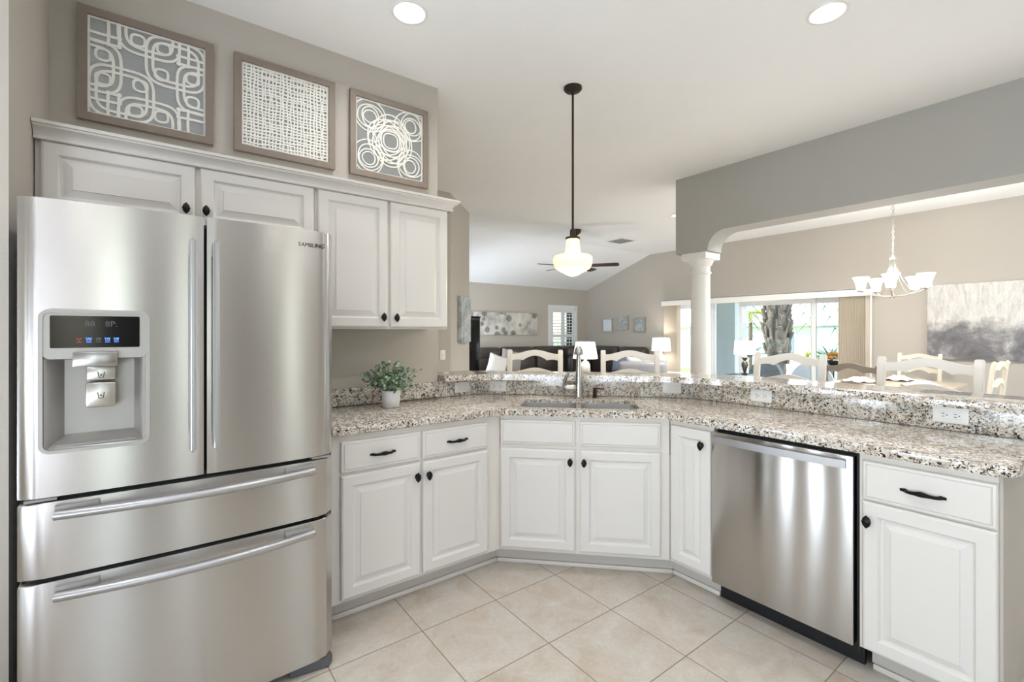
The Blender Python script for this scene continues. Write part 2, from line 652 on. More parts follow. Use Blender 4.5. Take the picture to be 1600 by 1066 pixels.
def copy_thing(root, loc, rotz, label=None, group=None):
    r = root.copy()
    C.objects.link(r)
    r.location = loc
    r.rotation_euler = (0, 0, rotz)
    if label:
        r['label'] = label
    if group:
        r['group'] = group
    for ch in list(root.children):
        c = ch.copy()
        C.objects.link(c)
        c.parent = r
        for g in list(ch.children):
            d = g.copy()
            C.objects.link(d)
            d.parent = c
    return r


def boolean(o, cutters):
    for i, c in enumerate(cutters):
        md = o.modifiers.new('cut%d' % i, 'BOOLEAN')
        md.operation = 'DIFFERENCE'
        md.solver = 'EXACT'
        md.object = c
    dg = bpy.context.evaluated_depsgraph_get()
    dg.update()
    me = bpy.data.meshes.new_from_object(o.evaluated_get(dg))
    o.modifiers.clear()
    old = o.data
    o.data = me
    bpy.data.meshes.remove(old)
    for c in cutters:
        d = c.data
        bpy.data.objects.remove(c)
        bpy.data.meshes.remove(d)


def text_mesh(name, s, size, m, parent, M, depth=0.001):
    cu = bpy.data.curves.new(name, 'FONT')
    cu.body = s
    cu.size = size
    cu.extrude = depth
    cu.align_x = 'CENTER'
    tmp = bpy.data.objects.new(name + '_tmp', cu)
    C.objects.link(tmp)
    dg = bpy.context.evaluated_depsgraph_get()
    dg.update()
    me = bpy.data.meshes.new_from_object(tmp.evaluated_get(dg))
    bpy.data.objects.remove(tmp)
    bpy.data.curves.remove(cu)
    me.transform(M)
    me.name = name
    me.materials.clear()
    me.materials.append(MATS[m])
    o = bpy.data.objects.new(name, me)
    C.objects.link(o)
    o.parent = parent
    return o


def D(s, k):
    """A plan point on the diagonal run: s along it, k = y - x."""
    return ((sqrt(2) * s - k) / 2, (sqrt(2) * s + k) / 2)

# ================================================================== the setting
WZ = 2.98
SLOPE_X, WEST_X, WEST_Z = -6.09, -7.9, 2.345


def line3(xl, k, yr, ys, xe):
    """The three-sided run in plan: along x = xl, the diagonal y - x = k, then along y = yr."""
    return [(xl, ys), (xl, xl + k), (yr - k, yr), (xe, yr)]


struct('floor', G().box(-8.0, 2.7, -1.75, 8.3, -0.06, 0.0), 'floor_tile', smooth=0)

ceil = struct('ceiling', G().prism_xz([(2.75, WZ), (SLOPE_X, WZ), (WEST_X - 0.1, WEST_Z - 0.035), (WEST_X - 0.1, WEST_Z + 0.1), (SLOPE_X - 0.03, WZ + 0.1), (2.75, WZ + 0.1)], -1.75, 8.4), 'ceiling_paint', smooth=0)
CANS = [(-2.206, 0.999), (-0.925, 2.708), (-3.80, 5.74), (-0.9, 0.95), (0.55, 0.95), (0.55, 2.7), (0.4, -0.7), (-1.2, -0.7), (-3.0, 6.0), (-6.4, 3.75), (-2.0, 5.5), (-0.5, 5.6)]  # visible lights come first, the others are added for brightness
boolean(ceil, [G().lathe([(0.078, WZ - 0.05), (0.078, WZ + 0.2)], 32, (x, y, 0)).obj('cutter', 'trim_white') for x, y in CANS])

struct('wall_kitchen', G().box(-2.90, -2.78, -0.55, 1.46, 0, WZ), 'wall_paint')
g = G().box(-2.779, -2.146, -0.55, -0.40, 0, WZ).box(-2.26, -2.146, BACK_Y, -0.55, 0, WZ)
struct('wall_pantry', g, 'wall_paint')
g = G()
xs = [-2.26] + [v for a, b in GLAZED for v in (a, b)] + [2.7]
for i in range(0, len(xs), 2):
    g.box(xs[i], xs[i + 1], BACK_Y - 0.12, BACK_Y, 0, WZ)
for a, b in GLAZED:
    g.box(a, b, BACK_Y - 0.12, BACK_Y, 2.06, WZ)
struct('wall_back', g, 'wall_paint')
for i, (a, b) in enumerate(GLAZED):
    d = struct('door_%d' % (i + 1), G().box(a, a + 0.06, BACK_Y - 0.08, BACK_Y - 0.03, 0, 2.06).box(b - 0.06, b, BACK_Y - 0.08, BACK_Y - 0.03, 0, 2.06)
               .box(a, b, BACK_Y - 0.08, BACK_Y - 0.03, 0, 0.2).box(a, b, BACK_Y - 0.08, BACK_Y - 0.03, 2.0, 2.06), 'trim_white')
    gm = G()
    nx = max(1, round((b - a) / 0.28))
    for k in range(1, nx):
        x = a + 0.06 + (b - a - 0.12) * k / nx
        gm.box(x - 0.011, x + 0.011, BACK_Y - 0.07, BACK_Y - 0.04, 0.2, 2.0)
    for k in range(1, 5):
        z = 0.2 + 1.8 * k / 5
        gm.box(a + 0.06, b - 0.06, BACK_Y - 0.07, BACK_Y - 0.04, z - 0.011, z + 0.011)
    gm.obj('muntin', 'trim_white', d)
    G().box(a + 0.06, b - 0.06, BACK_Y - 0.058, BACK_Y - 0.052, 0.2, 2.0).obj('glass_pane', 'pane_glass', d)
g = G()
ys = [BACK_Y] + [v for p in ADDED_WINDOWS for v in p] + [8.25]
for i in range(0, len(ys), 2):
    g.box(2.6, 2.72, ys[i], ys[i + 1], 0, WZ)
for p, q in ADDED_WINDOWS:
    g.box(2.6, 2.72, p, q, 2.3, WZ).box(2.6, 2.72, p, q, 0, 0.1)
struct('wall_right', g, 'wall_paint')
for i, (p, q) in enumerate(ADDED_WINDOWS):  # unseen windows, added to shape light and reflections
    w = struct('window_%d' % (i + 2), G().box(2.63, 2.69, p, p + 0.03, 0.1, 2.3).box(2.63, 2.69, q - 0.03, q, 0.1, 2.3).box(2.63, 2.69, p, q, 2.24, 2.3).box(2.63, 2.69, p, q, 0.1, 0.16), 'trim_white')
    G().box(2.655, 2.661, p + 0.03, q - 0.03, 0.16, 2.24).obj('glass_pane', 'pane_glass', w)
d = struct('door_9', G().front(0.0, 0.86, 0.0, 2.05, [(0, -0.03), (0.11, -0.035), (0.12, -0.025), (0.16, -0.025), (0.17, -0.035)]), 'streak_door_taupe', loc=(2.6, 1.57, 0), rotz=-pi / 2)  # unseen door added for a dark streak in the refrigerator steel
G().ball((0.80, -0.07, 0.95), 0.03, 0.03, 0.03).lathe([(0.012, 0), (0.012, 0.06)], 12, (0.80, -0.03, 0.95), Matrix.Rotation(pi / 2, 3, 'X')).obj('door_knob', 'nickel', d)
struct('sun_blocker', G().box(-4.5, 3.5, -4.6, BACK_Y - 0.13, 2.35, 2.47), 'stucco_white')  # unseen slab added to keep sun patches off the kitchen floor
struct('door_11', G().front(0.0, 0.46, 0.0, 2.05, [(0, -0.03), (0.09, -0.035), (0.10, -0.025), (0.13, -0.025), (0.14, -0.035)]), 'streak_door_taupe', loc=(2.6, -0.03, 0), rotz=-pi / 2)  # narrow unseen door, added as a dark band for the steel to reflect
struct('wall_hall', G().box(-4.92, -2.90, 1.14, 1.26, 0, WZ), 'wall_paint')
struct('wall_passage', G().box(-4.92, -4.78, 1.26, 2.68, 0, WZ), 'wall_paint')
AX, AY = -4.78, 2.68        # start of the 45 degree wall
at45 = lambda t, n: (AX - t + n / sqrt(2), AY + t + n / sqrt(2))
e = 0.668
struct('wall_angled', G().prism([at45(0, 0), at45(e, 0), at45(e, -0.15), at45(-0.05, -0.15)], 0, WZ), 'wall_paint')
g = G().box(-8.0, ADDED_LIVING[0], 3.20, 3.32, 0, WZ).box(ADDED_LIVING[1], -5.50, 3.20, 3.32, 0, WZ).box(*ADDED_LIVING, 3.20, 3.32, 0, 0.25).box(*ADDED_LIVING, 3.20, 3.32, 2.05, WZ)
struct('wall_living', g, 'wall_paint')
w = struct('window_7', G().box(ADDED_LIVING[0], ADDED_LIVING[0] + 0.05, 3.22, 3.30, 0.25, 2.05).box(ADDED_LIVING[1] - 0.05, ADDED_LIVING[1], 3.22, 3.30, 0.25, 2.05).box(*ADDED_LIVING, 3.22, 3.30, 0.25, 0.31).box(*ADDED_LIVING, 3.22, 3.30, 1.99, 2.05), 'trim_white')
G().box(ADDED_LIVING[0] + 0.05, ADDED_LIVING[1] - 0.05, 3.255, 3.261, 0.31, 1.99).obj('glass_pane', 'pane_glass', w)
WY0, WY1, WZ0, WZ1 = 6.98, 7.82, 0.62, 1.93
g = G().box(-8.0, WEST_X, 3.2, WY0, 0, WEST_Z).box(-8.0, WEST_X, WY1, 8.2, 0, WEST_Z).box(-8.0, WEST_X, WY0, WY1, 0, WZ0).box(-8.0, WEST_X, WY0, WY1, WZ1, WEST_Z)
struct('wall_west', g, 'wall_paint')
SX0, SX1, SZ = -5.60, -2.25, 1.93
FY = 8.2
g = G().prism_xz([(-8.0, 0), (SX0, 0), (SX0, WZ), (SLOPE_X, WZ), (-8.0, WEST_Z - 0.035)], FY, FY + 0.15)
g.box(SX0, SX1, FY, FY + 0.15, SZ, WZ).box(SX1, 2.7, FY, FY + 0.15, 0, WZ)
struct('wall_far', g, 'wall_paint')

# header over the dining opening, with its rounded corner above the column
arc = [(-2.372 + 0.195 * cos(a), 2.175 + 0.19 * sin(a)) for a in [pi - pi / 2 * i / 10 for i in range(11)]]
struct('wall_header', G().prism_xz([(-2.93, 2.175)] + arc + [(2.6, 2.366), (2.6, WZ), (-2.93, WZ)], 4.40, 4.66), 'wall_paint_shaded', smooth=30)
CX, CY = -2.72, 4.53
g = G().lathe([(0.135, 0), (0.135, 0.05), (0.118, 0.08), (0.112, 0.10), (0.105, 0.115), (0.103, 0.6), (0.094, 1.95), (0.105, 1.955), (0.105, 1.975), (0.094, 1.98), (0.094, 2.03), (0.112, 2.05), (0.128, 2.085), (0.13, 2.10)], 40, (CX, CY, 0))
g.box(CX - 0.14, CX + 0.14, CY - 0.14, CY + 0.14, 2.10, 2.172, 0.008)
struct('column', g, 'trim_white')

# knee wall that carries the bar, following the counter
f3, b3 = line3(-2.782, 4.537, 2.797, 1.461, -0.262), line3(-2.895, 4.69, 2.905, 1.461, -0.262)
struct('wall_peninsula', G().prism(f3 + b3[::-1], 0, 1.018), 'wall_paint')


# ================================================================== kitchen cabinets
DOOR = [(0.0, -0.013), (0.004, -0.018), (0.010, -0.0205), (0.050, -0.0205), (0.053, -0.0170), (0.058, -0.0090), (0.064, -0.0080), (0.089, -0.0165), (0.0905, -0.0195)]
DRAWER = [(0.0, -0.012), (0.004, -0.0165), (0.011, -0.018), (0.013, -0.0155), (0.016, -0.0205), (0.020, -0.0205)]


def knob(parent, x, z):
    g = G()
    M = Matrix.Rotation(pi / 2, 3, 'X')
    sq = lambda a: (0.90 + 0.06 * cos(8 * a)) * (1 + 0.42 * abs(sin(a)) ** 6)
    g.lathe([(0.010, 0), (0.010, 0.003), (0.0055, 0.005), (0.0055, 0.014), (0.012, 0.017), (0.0165, 0.021), (0.0160, 0.025), (0.010, 0.029), (0.004, 0.031), (0.0, 0.031)], 24, (x, -0.0195, z), Matrix(((1, 0, 0), (0, 0, -1), (0, 1.12, 0))), sq)
    return g.obj('knob', 'black_iron', parent)


def pull(parent, x, z):
    g = G()
    n = 18
    path, rad = [], []
    for i in range(n + 1):
        t = -1 + 2 * i / n
        path.append((x + 0.050 * t, -0.020 - 0.024 * (1 - abs(t) ** 3.2), z + 0.002 * cos(pi * t)))
        rad.append(0.0062 + 0.0040 * math.exp(-(t / 0.30) ** 2))
    g.tube(path, rad, 10)
    for s in (-1, 1):
        g.ball((x + s * 0.050, -0.023, z), 0.009, 0.005, 0.0075, 12)
        g.ball((x + s * 0.060, -0.0225, z), 0.005, 0.004, 0.006, 10)
    return g.obj('pull', 'black_iron', parent)


def cabinet(label, loc, rotz, w, depth, z0, z1, fronts, toe=True, name='base_cabinet', body=None, side=None):
    t = thing(name, label, 'cabinet', loc, rotz)
    g = body if body else G().box(0, w, 0, depth, z0, z1)
    g.obj('carcass', 'cabinet_frame', t)
    if toe:
        a, b = toe
        G().box(a, b, 0.075, 0.095, 0.022, z0 - 0.0012).obj('toe_board', 'toe_board', t)
        G().box(a + 0.005, b - 0.005, 0.063, 0.075, 0.0, 0.022, 0.003).obj('shoe_moulding', 'cabinet_frame', t)
    for kind, x0, x1, a, b, hw in fronts:
        p = G().front(x0, x1, a, b, DOOR if kind == 'door' else DRAWER).obj(kind, 'cabinet_white', t, smooth=20)
        if hw:
            (knob if hw[0] == 'knob' else pull)(p, hw[1], hw[2])
    return t


R45, R90 = radians(45), radians(90)
TOP = 0.876
cabinet('white base cabinet of two drawers over two doors between refrigerator and sink cabinet', (-2.165, 0.60, 0), R90, 0.935, 0.58, 0.105, TOP,
        [('drawer', 0.039, 0.433, 0.703, 0.845, ('pull', 0.235, 0.770)), ('drawer', 0.447, 0.843, 0.703, 0.845, ('pull', 0.645, 0.772)),
         ('door', 0.039, 0.433, 0.122, 0.690, ('knob', 0.409, 0.622)), ('door', 0.447, 0.843, 0.122, 0.690, ('knob', 0.472, 0.620))], toe=(0.0, 0.9655))
inv = lambda p: ((p[0] + 2.165 + p[1] - 1.535) / sqrt(2), (-(p[0] + 2.165) + p[1] - 1.535) / sqrt(2))
pts = [inv(p) for p in ((-2.163, 1.537), (-1.502, 2.198), (-1.502, 2.76), (-1.76, 2.76), (-2.74, 1.78), (-2.74, 1.537))]
cabinet('white corner sink base set at an angle under the double sink', (-2.165, 1.535, 0), R45, 0.94, 0.5, 0.105, TOP,
        [('drawer', 0.008, 0.428, 0.713, 0.850, None), ('drawer', 0.455, 0.889, 0.713, 0.850, None),
         ('door', 0.008, 0.428, 0.124, 0.690, ('knob', 0.400, 0.626)), ('door', 0.455, 0.889, 0.124, 0.690, ('knob', 0.476, 0.625))],
        toe=(-0.031, 0.9715), body=G().prism(pts, 0.105, TOP - 0.20).prism([inv(p) for p in ((-2.163, 1.537), (-1.502, 2.198), (-1.512, 2.208), (-2.173, 1.547))], TOP - 0.20, TOP))
cabinet('narrow white base cabinet with one tall door beside the dishwasher', (-1.498, 2.2, 0), 0, 0.25, 0.56, 0.105, TOP,
        [('door', 0.012, 0.240, 0.122, 0.848, ('knob', 0.198, 0.773))], toe=(-0.033, 0.25))
t = cabinet('white end base cabinet with one drawer over one door at open end of counter', (-0.640, 2.2, 0), 0, 0.382, 0.56, 0.105, TOP,
            [('drawer', 0.012, 0.381, 0.697, 0.848, ('pull', 0.194, 0.766)), ('door', 0.012, 0.381, 0.112, 0.690, ('knob', 0.032, 0.617))], toe=(0.02, 0.382))
G().box(0.3825, 0.392, 0.0, 0.70, 0.0, TOP).obj('end_panel', 'wall_paint', t)['label'] = 'beige painted end panel'
cabinet('white wall cabinet of two short doors above the refrigerator', (-2.5, -0.397, 0), R90, 1.005, 0.278, 1.80, 2.11,
        [('door', 0.016, 0.504, 1.815, 2.083, ('knob', 0.470, 1.888)), ('door', 0.521, 1.003, 1.815, 2.083, ('knob', 0.543, 1.888))], toe=None, name='wall_cabinet')
cabinet('white wall cabinet of two tall doors above the potted plant', (-2.5, 0.611, 0), R90, 0.764, 0.278, 1.365, 2.11,
        [('door', 0.012, 0.384, 1.374, 2.083, ('knob', 0.354, 1.430)), ('door', 0.399, 0.761, 1.374, 2.083, ('knob', 0.429, 1.428))], toe=None, name='wall_cabinet')

# crown moulding along the wall cabinets with its return to the wall
prof = [(0.0215, 2.080), (0.030, 2.083), (0.030, 2.093), (0.024, 2.096), (0.028, 2.106), (0.040, 2.118), (0.052, 2.124), (0.054, 2.131), (0.061, 2.133), (0.062, 2.145), (0.0215, 2.145)]
g = G()
rows = []
for o, z in prof:
    rows.append([g.bm.verts.new(p) for p in ((-2.50 + o, -0.398, z), (-2.50 + o, 1.375 + o, z), (-2.779, 1.375 + o, z))])
for a, b in zip(rows, rows[1:]):
    for i in range(2):
        g.bm.faces.new((a[i], a[i + 1], b[i + 1], b[i]))
g.box(-2.779, -2.4785, -0.398, 1.3965, 2.128, 2.145)
tag(g.obj('crown_moulding', 'cabinet_white', smooth=25, fix=False), 'white stepped crown moulding running along tops of the wall cabinets', 'moulding')

# ------------------------------------------------------------------ granite
def rnd(c, a, b, r, n=5):
    """A rounded corner at c between the directions of a and b."""
    c, a, b = Vector(c), Vector(a), Vector(b)
    u, v = (a - c).normalized(), (b - c).normalized()
    p, q = c + u * r, c + v * r
    return [tuple((1 - s) ** 2 * p + 2 * s * (1 - s) * c + s * s * q) for s in [i / n for i in range(n + 1)]]


fr = line3(-2.13, 3.665, 2.165, 0.597, -0.212)
bk = line3(-2.757, 4.503, 2.774, 0.597, -0.212)
outline = [fr[0]] + rnd(fr[1], fr[0], fr[2], 0.05) + rnd(fr[2], fr[1], fr[3], 0.05) + rnd(fr[3], fr[2], bk[3], 0.05) + bk[::-1]
ct = thing('countertop', 'speckled granite countertop with angled corner around the sink', 'countertop', (-2.0, 1.9, 0.876))
sl = G().prism([(x + 2.0, y - 1.9) for x, y in outline], 0, 0.038, 0.012).obj('slab', 'granite', ct, smooth=50)


def rrect(x0, x1, y0, y1, r, n=5):
    P = []
    for cx, cy, a0 in ((x1 - r, y1 - r, 0), (x0 + r, y1 - r, 90), (x0 + r, y0 + r, 180), (x1 - r, y0 + r, 270)):
        for i in range(n + 1):
            a = radians(a0 + 90 * i / n)
            P.append((cx + r * cos(a), cy + r * sin(a)))
    return P


SO = D(0.0, 3.70)          # sink frame: x along the diagonal, y away from the kitchen
cut = G().prism(rrect(-0.340, 0.346, 0.046, 0.368, 0.06), -0.1, 0.1).xf(Matrix.Translation((SO[0] + 2.0, SO[1] - 1.9, 0)) @ Matrix.Rotation(R45, 4, 'Z')).obj('cutter', 'granite')
cut.location = ct.location
bpy.context.view_layer.update()
cut2 = G().prism(rrect(-0.41, 0.42, 0.020, 0.43, 0.06), -0.1, 0.018).xf(Matrix.Translation((SO[0] + 2.0, SO[1] - 1.9, 0)) @ Matrix.Rotation(R45, 4, 'Z')).obj('cutter', 'granite')
cut2.location = ct.location
bpy.context.view_layer.update()
boolean(sl, [cut, cut2])
for p in sl.data.polygons:
    p.use_smooth = True
sl.data.set_sharp_from_angle(angle=radians(50))
ZS = 0.9142
g = G().prism([(-2.757, 0.597), (-2.757, 1.462), (-2.779, 1.462), (-2.779, 0.597)], ZS, 1.016, 0.003)
a3, c3 = line3(-2.757, 4.503, 2.774, 1.462, -0.215), line3(-2.781, 4.536, 2.796, 1.462, -0.215)
g.prism(a3 + c3[::-1], ZS, 1.0185)
bs = g.obj('backsplash', 'granite', None)
tag(bs, 'low speckled granite backsplash standing along back of the countertop', 'backsplash')

f2 = line3(-2.70, 4.425, 2.732, 1.475, -0.02)
b2 = line3(-3.02, 4.80, 3.09, 1.475, -0.02)
ol = [f2[0]] + rnd(f2[1], f2[0], f2[2], 0.25) + rnd(f2[2], f2[1], f2[3], 0.35) + rnd(f2[3], f2[2], b2[3], 0.06) + rnd(b2[3], f2[3], b2[2], 0.06) + rnd(b2[2], b2[3], b2[1], 0.25) + rnd(b2[1], b2[2], b2[0], 0.2) + [b2[0]]
tag(G().prism(ol, 1.0195, 1.058, 0.014, 4).obj('bar_counter', 'granite', smooth=50), 'raised speckled granite bar top wrapping around behind the sink', 'countertop')

# ------------------------------------------------------------------ sink, faucet, soap dispenser
t = thing('kitchen_sink', 'stainless double-bowl sink set into the granite counter', 'sink', (SO[0], SO[1], 0), R45)
for x0, x1 in ((-0.345, -0.012), (0.016, 0.351)):
    g = G()
    rs = [(rrect(x0 - 0.014, x1 + 0.012, 0.028, 0.386, 0.05), 0.8935), (rrect(x0, x1, 0.041, 0.373, 0.05), 0.8935), (rrect(x0 + 0.006, x1 - 0.006, 0.047, 0.367, 0.05), 0.72), (rrect(x0 + 0.05, x1 - 0.05, 0.09, 0.32, 0.04), 0.70)]
    rows = [[g.bm.verts.new((x, y, z)) for x, y in P] for P, z in rs]
    for a, b in zip(rows, rows[1:]):
        for i in range(len(a)):
            j = (i + 1) % len(a)
            g.bm.faces.new((a[i], a[j], b[j], b[i]))
    g.bm.faces.new(rows[-1])
    o = g.obj('bowl', 'sink_steel', t, fix=False)
    G().lathe([(0.045, 0.7005), (0.04, 0.704), (0.02, 0.703), (0.0, 0.703)], 20, ((x0 + x1) / 2, 0.2, 0)).obj('drain', 'chrome', o)

fx, fy = D(0.003, 4.312)
t = thing('kitchen_faucet', 'brushed nickel pull-out faucet behind the double sink', 'faucet', (fx, fy, 0.9145), R45)
G().lathe([(0.034, 0), (0.034, 0.006), (0.028, 0.010), (0.026, 0.05), (0.022, 0.12), (0.017, 0.22), (0.014, 0.30), (0.013, 0.312), (0, 0.314)], 28).obj('body', 'chrome', t)
Mh = Matrix.Rotation(radians(68), 3, 'X')
g = G().tube([(0, 0.004, 0.285), (0, -0.004, 0.305), (0, -0.02, 0.318), (0, -0.045, 0.322)], [0.013, 0.014, 0.015, 0.016], 18)
g.lathe([(0.0, 0.030), (0.008, 0.029), (0.017, 0.022), (0.024, 0.006), (0.030, -0.016), (0.031, -0.024), (0.026, -0.027), (0.0, -0.027)], 28, (0, -0.05, 0.314))
g.obj('spray_head', 'chrome', t)
h = G().lathe([(0.018, 0.0), (0.019, 0.02), (0.022, 0.024), (0.022, 0.068), (0.018, 0.078), (0, 0.08)], 20, (-0.008, 0, 0.068), Matrix.Rotation(-pi / 2, 3, 'Y')).obj('handle_hub', 'nickel', t)
G().tube([(-0.078, 0, 0.055), (-0.094, -0.002, 0.080), (-0.092, -0.008, 0.115), (-0.074, -0.014, 0.155), (-0.062, -0.016, 0.172)], [0.017, 0.013, 0.010, 0.008, 0.006], 14).obj('lever', 'lever_nickel', h)
sx, sy = D(0.108, 4.375)
t = thing('soap_dispenser', 'small dark nickel soap dispenser pump beside the faucet', 'dispenser', (sx, sy, 0.9145), R45)
G().lathe([(0.018, 0), (0.018, 0.004), (0.013, 0.006), (0.012, 0.055), (0.013, 0.058), (0.013, 0.066), (0, 0.067)], 20).obj('pump_body', 'bronze', t)
G().tube([(0, 0, 0.060), (0.03, -0.01, 0.062), (0.058, -0.02, 0.058)], [0.006, 0.005, 0.004], 10).obj('nozzle', 'bronze', t)


# ------------------------------------------------------------------ outlets and switches
def plate(label, loc, rotz, kind, w=0.118, h=0.072, cat='outlet', name='wall_outlet'):
    t = thing(name, label, cat, loc, rotz)
    G().box(-w / 2, w / 2, -0.005, 0, -h / 2, h / 2, 0.003).obj('cover_plate', 'outlet_white', t)
    if kind == 'duplex':
        for s in (-1, 1):
            o = G().box(s * 0.020 - 0.015, s * 0.020 + 0.015, -0.0075, -0.004, -0.016, 0.016, 0.002).obj('socket', 'outlet_white', t)
            q = G()
            for dz in (-0.0062, 0.0062):
                q.box(s * 0.020 - 0.007, s * 0.020 + 0.002, -0.0082, -0.007, dz - 0.0014, dz + 0.0014)
            q.lathe([(0.0026, 0), (0.0026, 0.0012), (0, 0.0012)], 10, (s * 0.020 + 0.0095, -0.0070, 0), Matrix.Rotation(pi / 2, 3, 'X'))
            q.obj('socket_slot', 'outlet_slot', o)
    else:
        a, b = (0.033, 0.017) if kind == 'rocker' else (0.010, 0.016)
        G().box(-a, a, -0.009, -0.004, -b, b, 0.0025).obj('rocker', 'trim_white', t)
    return t


plate('white rocker switch plate on granite backsplash nearest the potted plant', (-2.757, 1.635, 0.968), R90, 'rocker', cat='switch', name='light_switch')
x, y = D(-0.556, 4.503)
plate('white duplex outlet on granite backsplash between rocker switch and faucet', (x, y, 0.970), R45, 'duplex')
x, y = D(0.614, 4.503)
plate('white rocker switch plate on granite backsplash between faucet and dishwasher', (x, y, 0.977), R45, 'rocker', cat='switch', name='light_switch')
plate('white duplex outlet on granite backsplash above the dishwasher', (-1.284, 2.774, 0.976), 0, 'duplex')
plate('white duplex outlet on granite backsplash above the end cabinet', (-0.474, 2.774, 0.981), 0, 'duplex')
plate('small white toggle switch plate on far passage wall beside the wall cabinets', (-4.78, 2.575, 1.08), R90, 'toggle', 0.07, 0.115, 'switch', 'light_switch')

# ================================================================== refrigerator
FW = 0.892
t = thing('refrigerator', 'stainless french-door refrigerator with ice and water dispenser and two freezer drawers', 'refrigerator', (-1.93, -0.345, 0), R90)
bow = lambda x: -0.014 * (1 - ((x - FW / 2) / (FW / 2)) ** 2)


def front_plan(x0, x1, back, rl=0.0, rr=0.0, n=14):
    """Plan of a bowed front panel; rl / rr round its outer vertical edges."""
    P = [(x1, back), (x0, back)]
    for i in range(n + 1):
        x = x0 + (x1 - x0) * i / n
        y = bow(x)
        if rl and x - x0 < rl:
            y += rl * (1 - sqrt(max(0, 1 - ((rl - (x - x0)) / rl) ** 2)))
        if rr and x1 - x < rr:
            y += rr * 0.7 * (1 - sqrt(max(0, 1 - ((rr - (x1 - x)) / rr) ** 2)))
        P.append((x, y))
    return P


G().box(0.004, FW - 0.004, 0.075, 0.80, 0.03, 1.735).obj('cabinet_body', 'fridge_side', t)
G().box(0.02, FW - 0.02, 0.063, 0.078, 0.06, 1.72).obj('door_gasket', 'black_gap', t)
dl = G().prism(front_plan(0.0, 0.4515, 0.062, rl=0.012, n=20), 0.857, 1.747, 0.003, 2).obj('door', 'steel', t, smooth=25)
cut = G().box(0.066, 0.286, -0.1, 0.2, 1.001, 1.268).obj('cutter', 'steel')
cut.location, cut.rotation_euler = t.location, t.rotation_euler
bpy.context.view_layer.update()
boolean(dl, [cut])
for p in dl.data.polygons:
    p.use_smooth = True
dl.data.set_sharp_from_angle(angle=radians(25))
dr = G().prism(front_plan(0.4605, FW, 0.062, rr=0.05, n=26), 0.857, 1.747, 0.003, 2).obj('door', 'steel', t, smooth=25)
d1 = G().prism(front_plan(0.0, FW, 0.062, rl=0.012, rr=0.05, n=30), 0.618, 0.842, 0.006, 3).obj('freezer_drawer', 'steel', t, smooth=25)
d2 = G().prism(front_plan(0.0, FW, 0.062, rl=0.012, rr=0.05, n=30), 0.048, 0.604, 0.006, 3).obj('freezer_drawer', 'steel', t, smooth=25)
for par, x in ((dl, 0.419), (dr, 0.484)):
    g = G()
    yb = bow(x)
    g.tube([(x, yb - 0.052, 0.952), (x, yb - 0.054, 1.3), (x, yb - 0.052, 1.66)], 1, sec=(0.033, 0.020), up=(1, 0, 0))
    bmesh.ops.bevel(g.bm, geom=g.bm.edges[:], offset=0.006, segments=3, affect='EDGES')
    for z in (0.985, 1.63):
        g.box(x - 0.010, x + 0.010, yb - 0.046, yb + 0.004, z - 0.02, z + 0.02)
    g.obj('handle', 'steel_smooth', par)
for par, z in ((d1, 0.808), (d2, 0.567)):
    n = 24
    P = []
    for i in range(n + 1):
        u = -1 + 2 * i / n
        x = FW / 2 + 0.362 * u
        P.append((x, bow(x) - 0.026 - 0.030 * (1 - u * u), z))
    g = G().tube(P, 0.0145, 16)
    o = g.obj('handle', 'steel_smooth', par)
    for x0, x1 in ((FW / 2 - 0.364, FW / 2 - 0.264), (FW / 2 + 0.264, FW / 2 + 0.364)):
        xm = (x0 + x1) / 2
        G().box(x0, x1, bow(x0) - 0.020, 0.005, z - 0.010, z + 0.025, 0.003).obj('handle_mount', 'mid_grey_plastic', par)
g = G()
for z in (0.852, 0.611):
    g.box(0.03, FW - 0.03, 0.03, 0.06, z - 0.010, z + 0.004)
g.obj('seal_strip', 'black_gap', t)
for x in (0.05, FW - 0.05):
    G().box(x - 0.035, x + 0.035, 0.0, 0.07, 0.846, 0.854).obj('hinge', 'mid_grey_plastic', t)
G().box(0.02, FW - 0.02, 0.06, 0.12, 0.0, 0.05, 0.004).obj('base_grille', 'black_gap', t)
G().prism([(FW - 0.16, 0.02), (FW - 0.02, 0.0), (FW - 0.002, 0.02), (FW - 0.002, 0.12), (FW - 0.16, 0.12)], 0.0, 0.042, 0.008).obj('foot_cover', 'dark_grey_plastic', t)

# dispenser on the door (sub-parts of the door)
yd = bow(0.17)
g = G()
out = rrect(0.052, 0.300, 0.992, 1.412, 0.022)
g.ribbon([(x, z) for x, z in out], 0.010, yd - 0.010, yd + 0.012, closed=True)
g.obj('dispenser_frame', 'bezel_grey', dl)
g = G().prism_xz(rrect(0.055, 0.297, 1.268, 1.409, 0.018), yd - 0.007, yd + 0.012)
g.obj('dispenser_panel', 'bezel_grey', dl)
G().prism_xz(rrect(0.072, 0.279, 1.301, 1.398, 0.004), yd - 0.0085, yd + 0.002).obj('display', 'black_gloss', dl)
RX = Matrix.Rotation(pi / 2, 4, 'X')
text_mesh('display_digits', '88', 0.024, 'icon_dim', dl, Matrix.Translation((0.160, yd - 0.0088, 1.366)) @ RX, 0.0003)
text_mesh('display_digits', '8P.', 0.024, 'icon_dim', dl, Matrix.Translation((0.210, yd - 0.0088, 1.366)) @ RX, 0.0003)
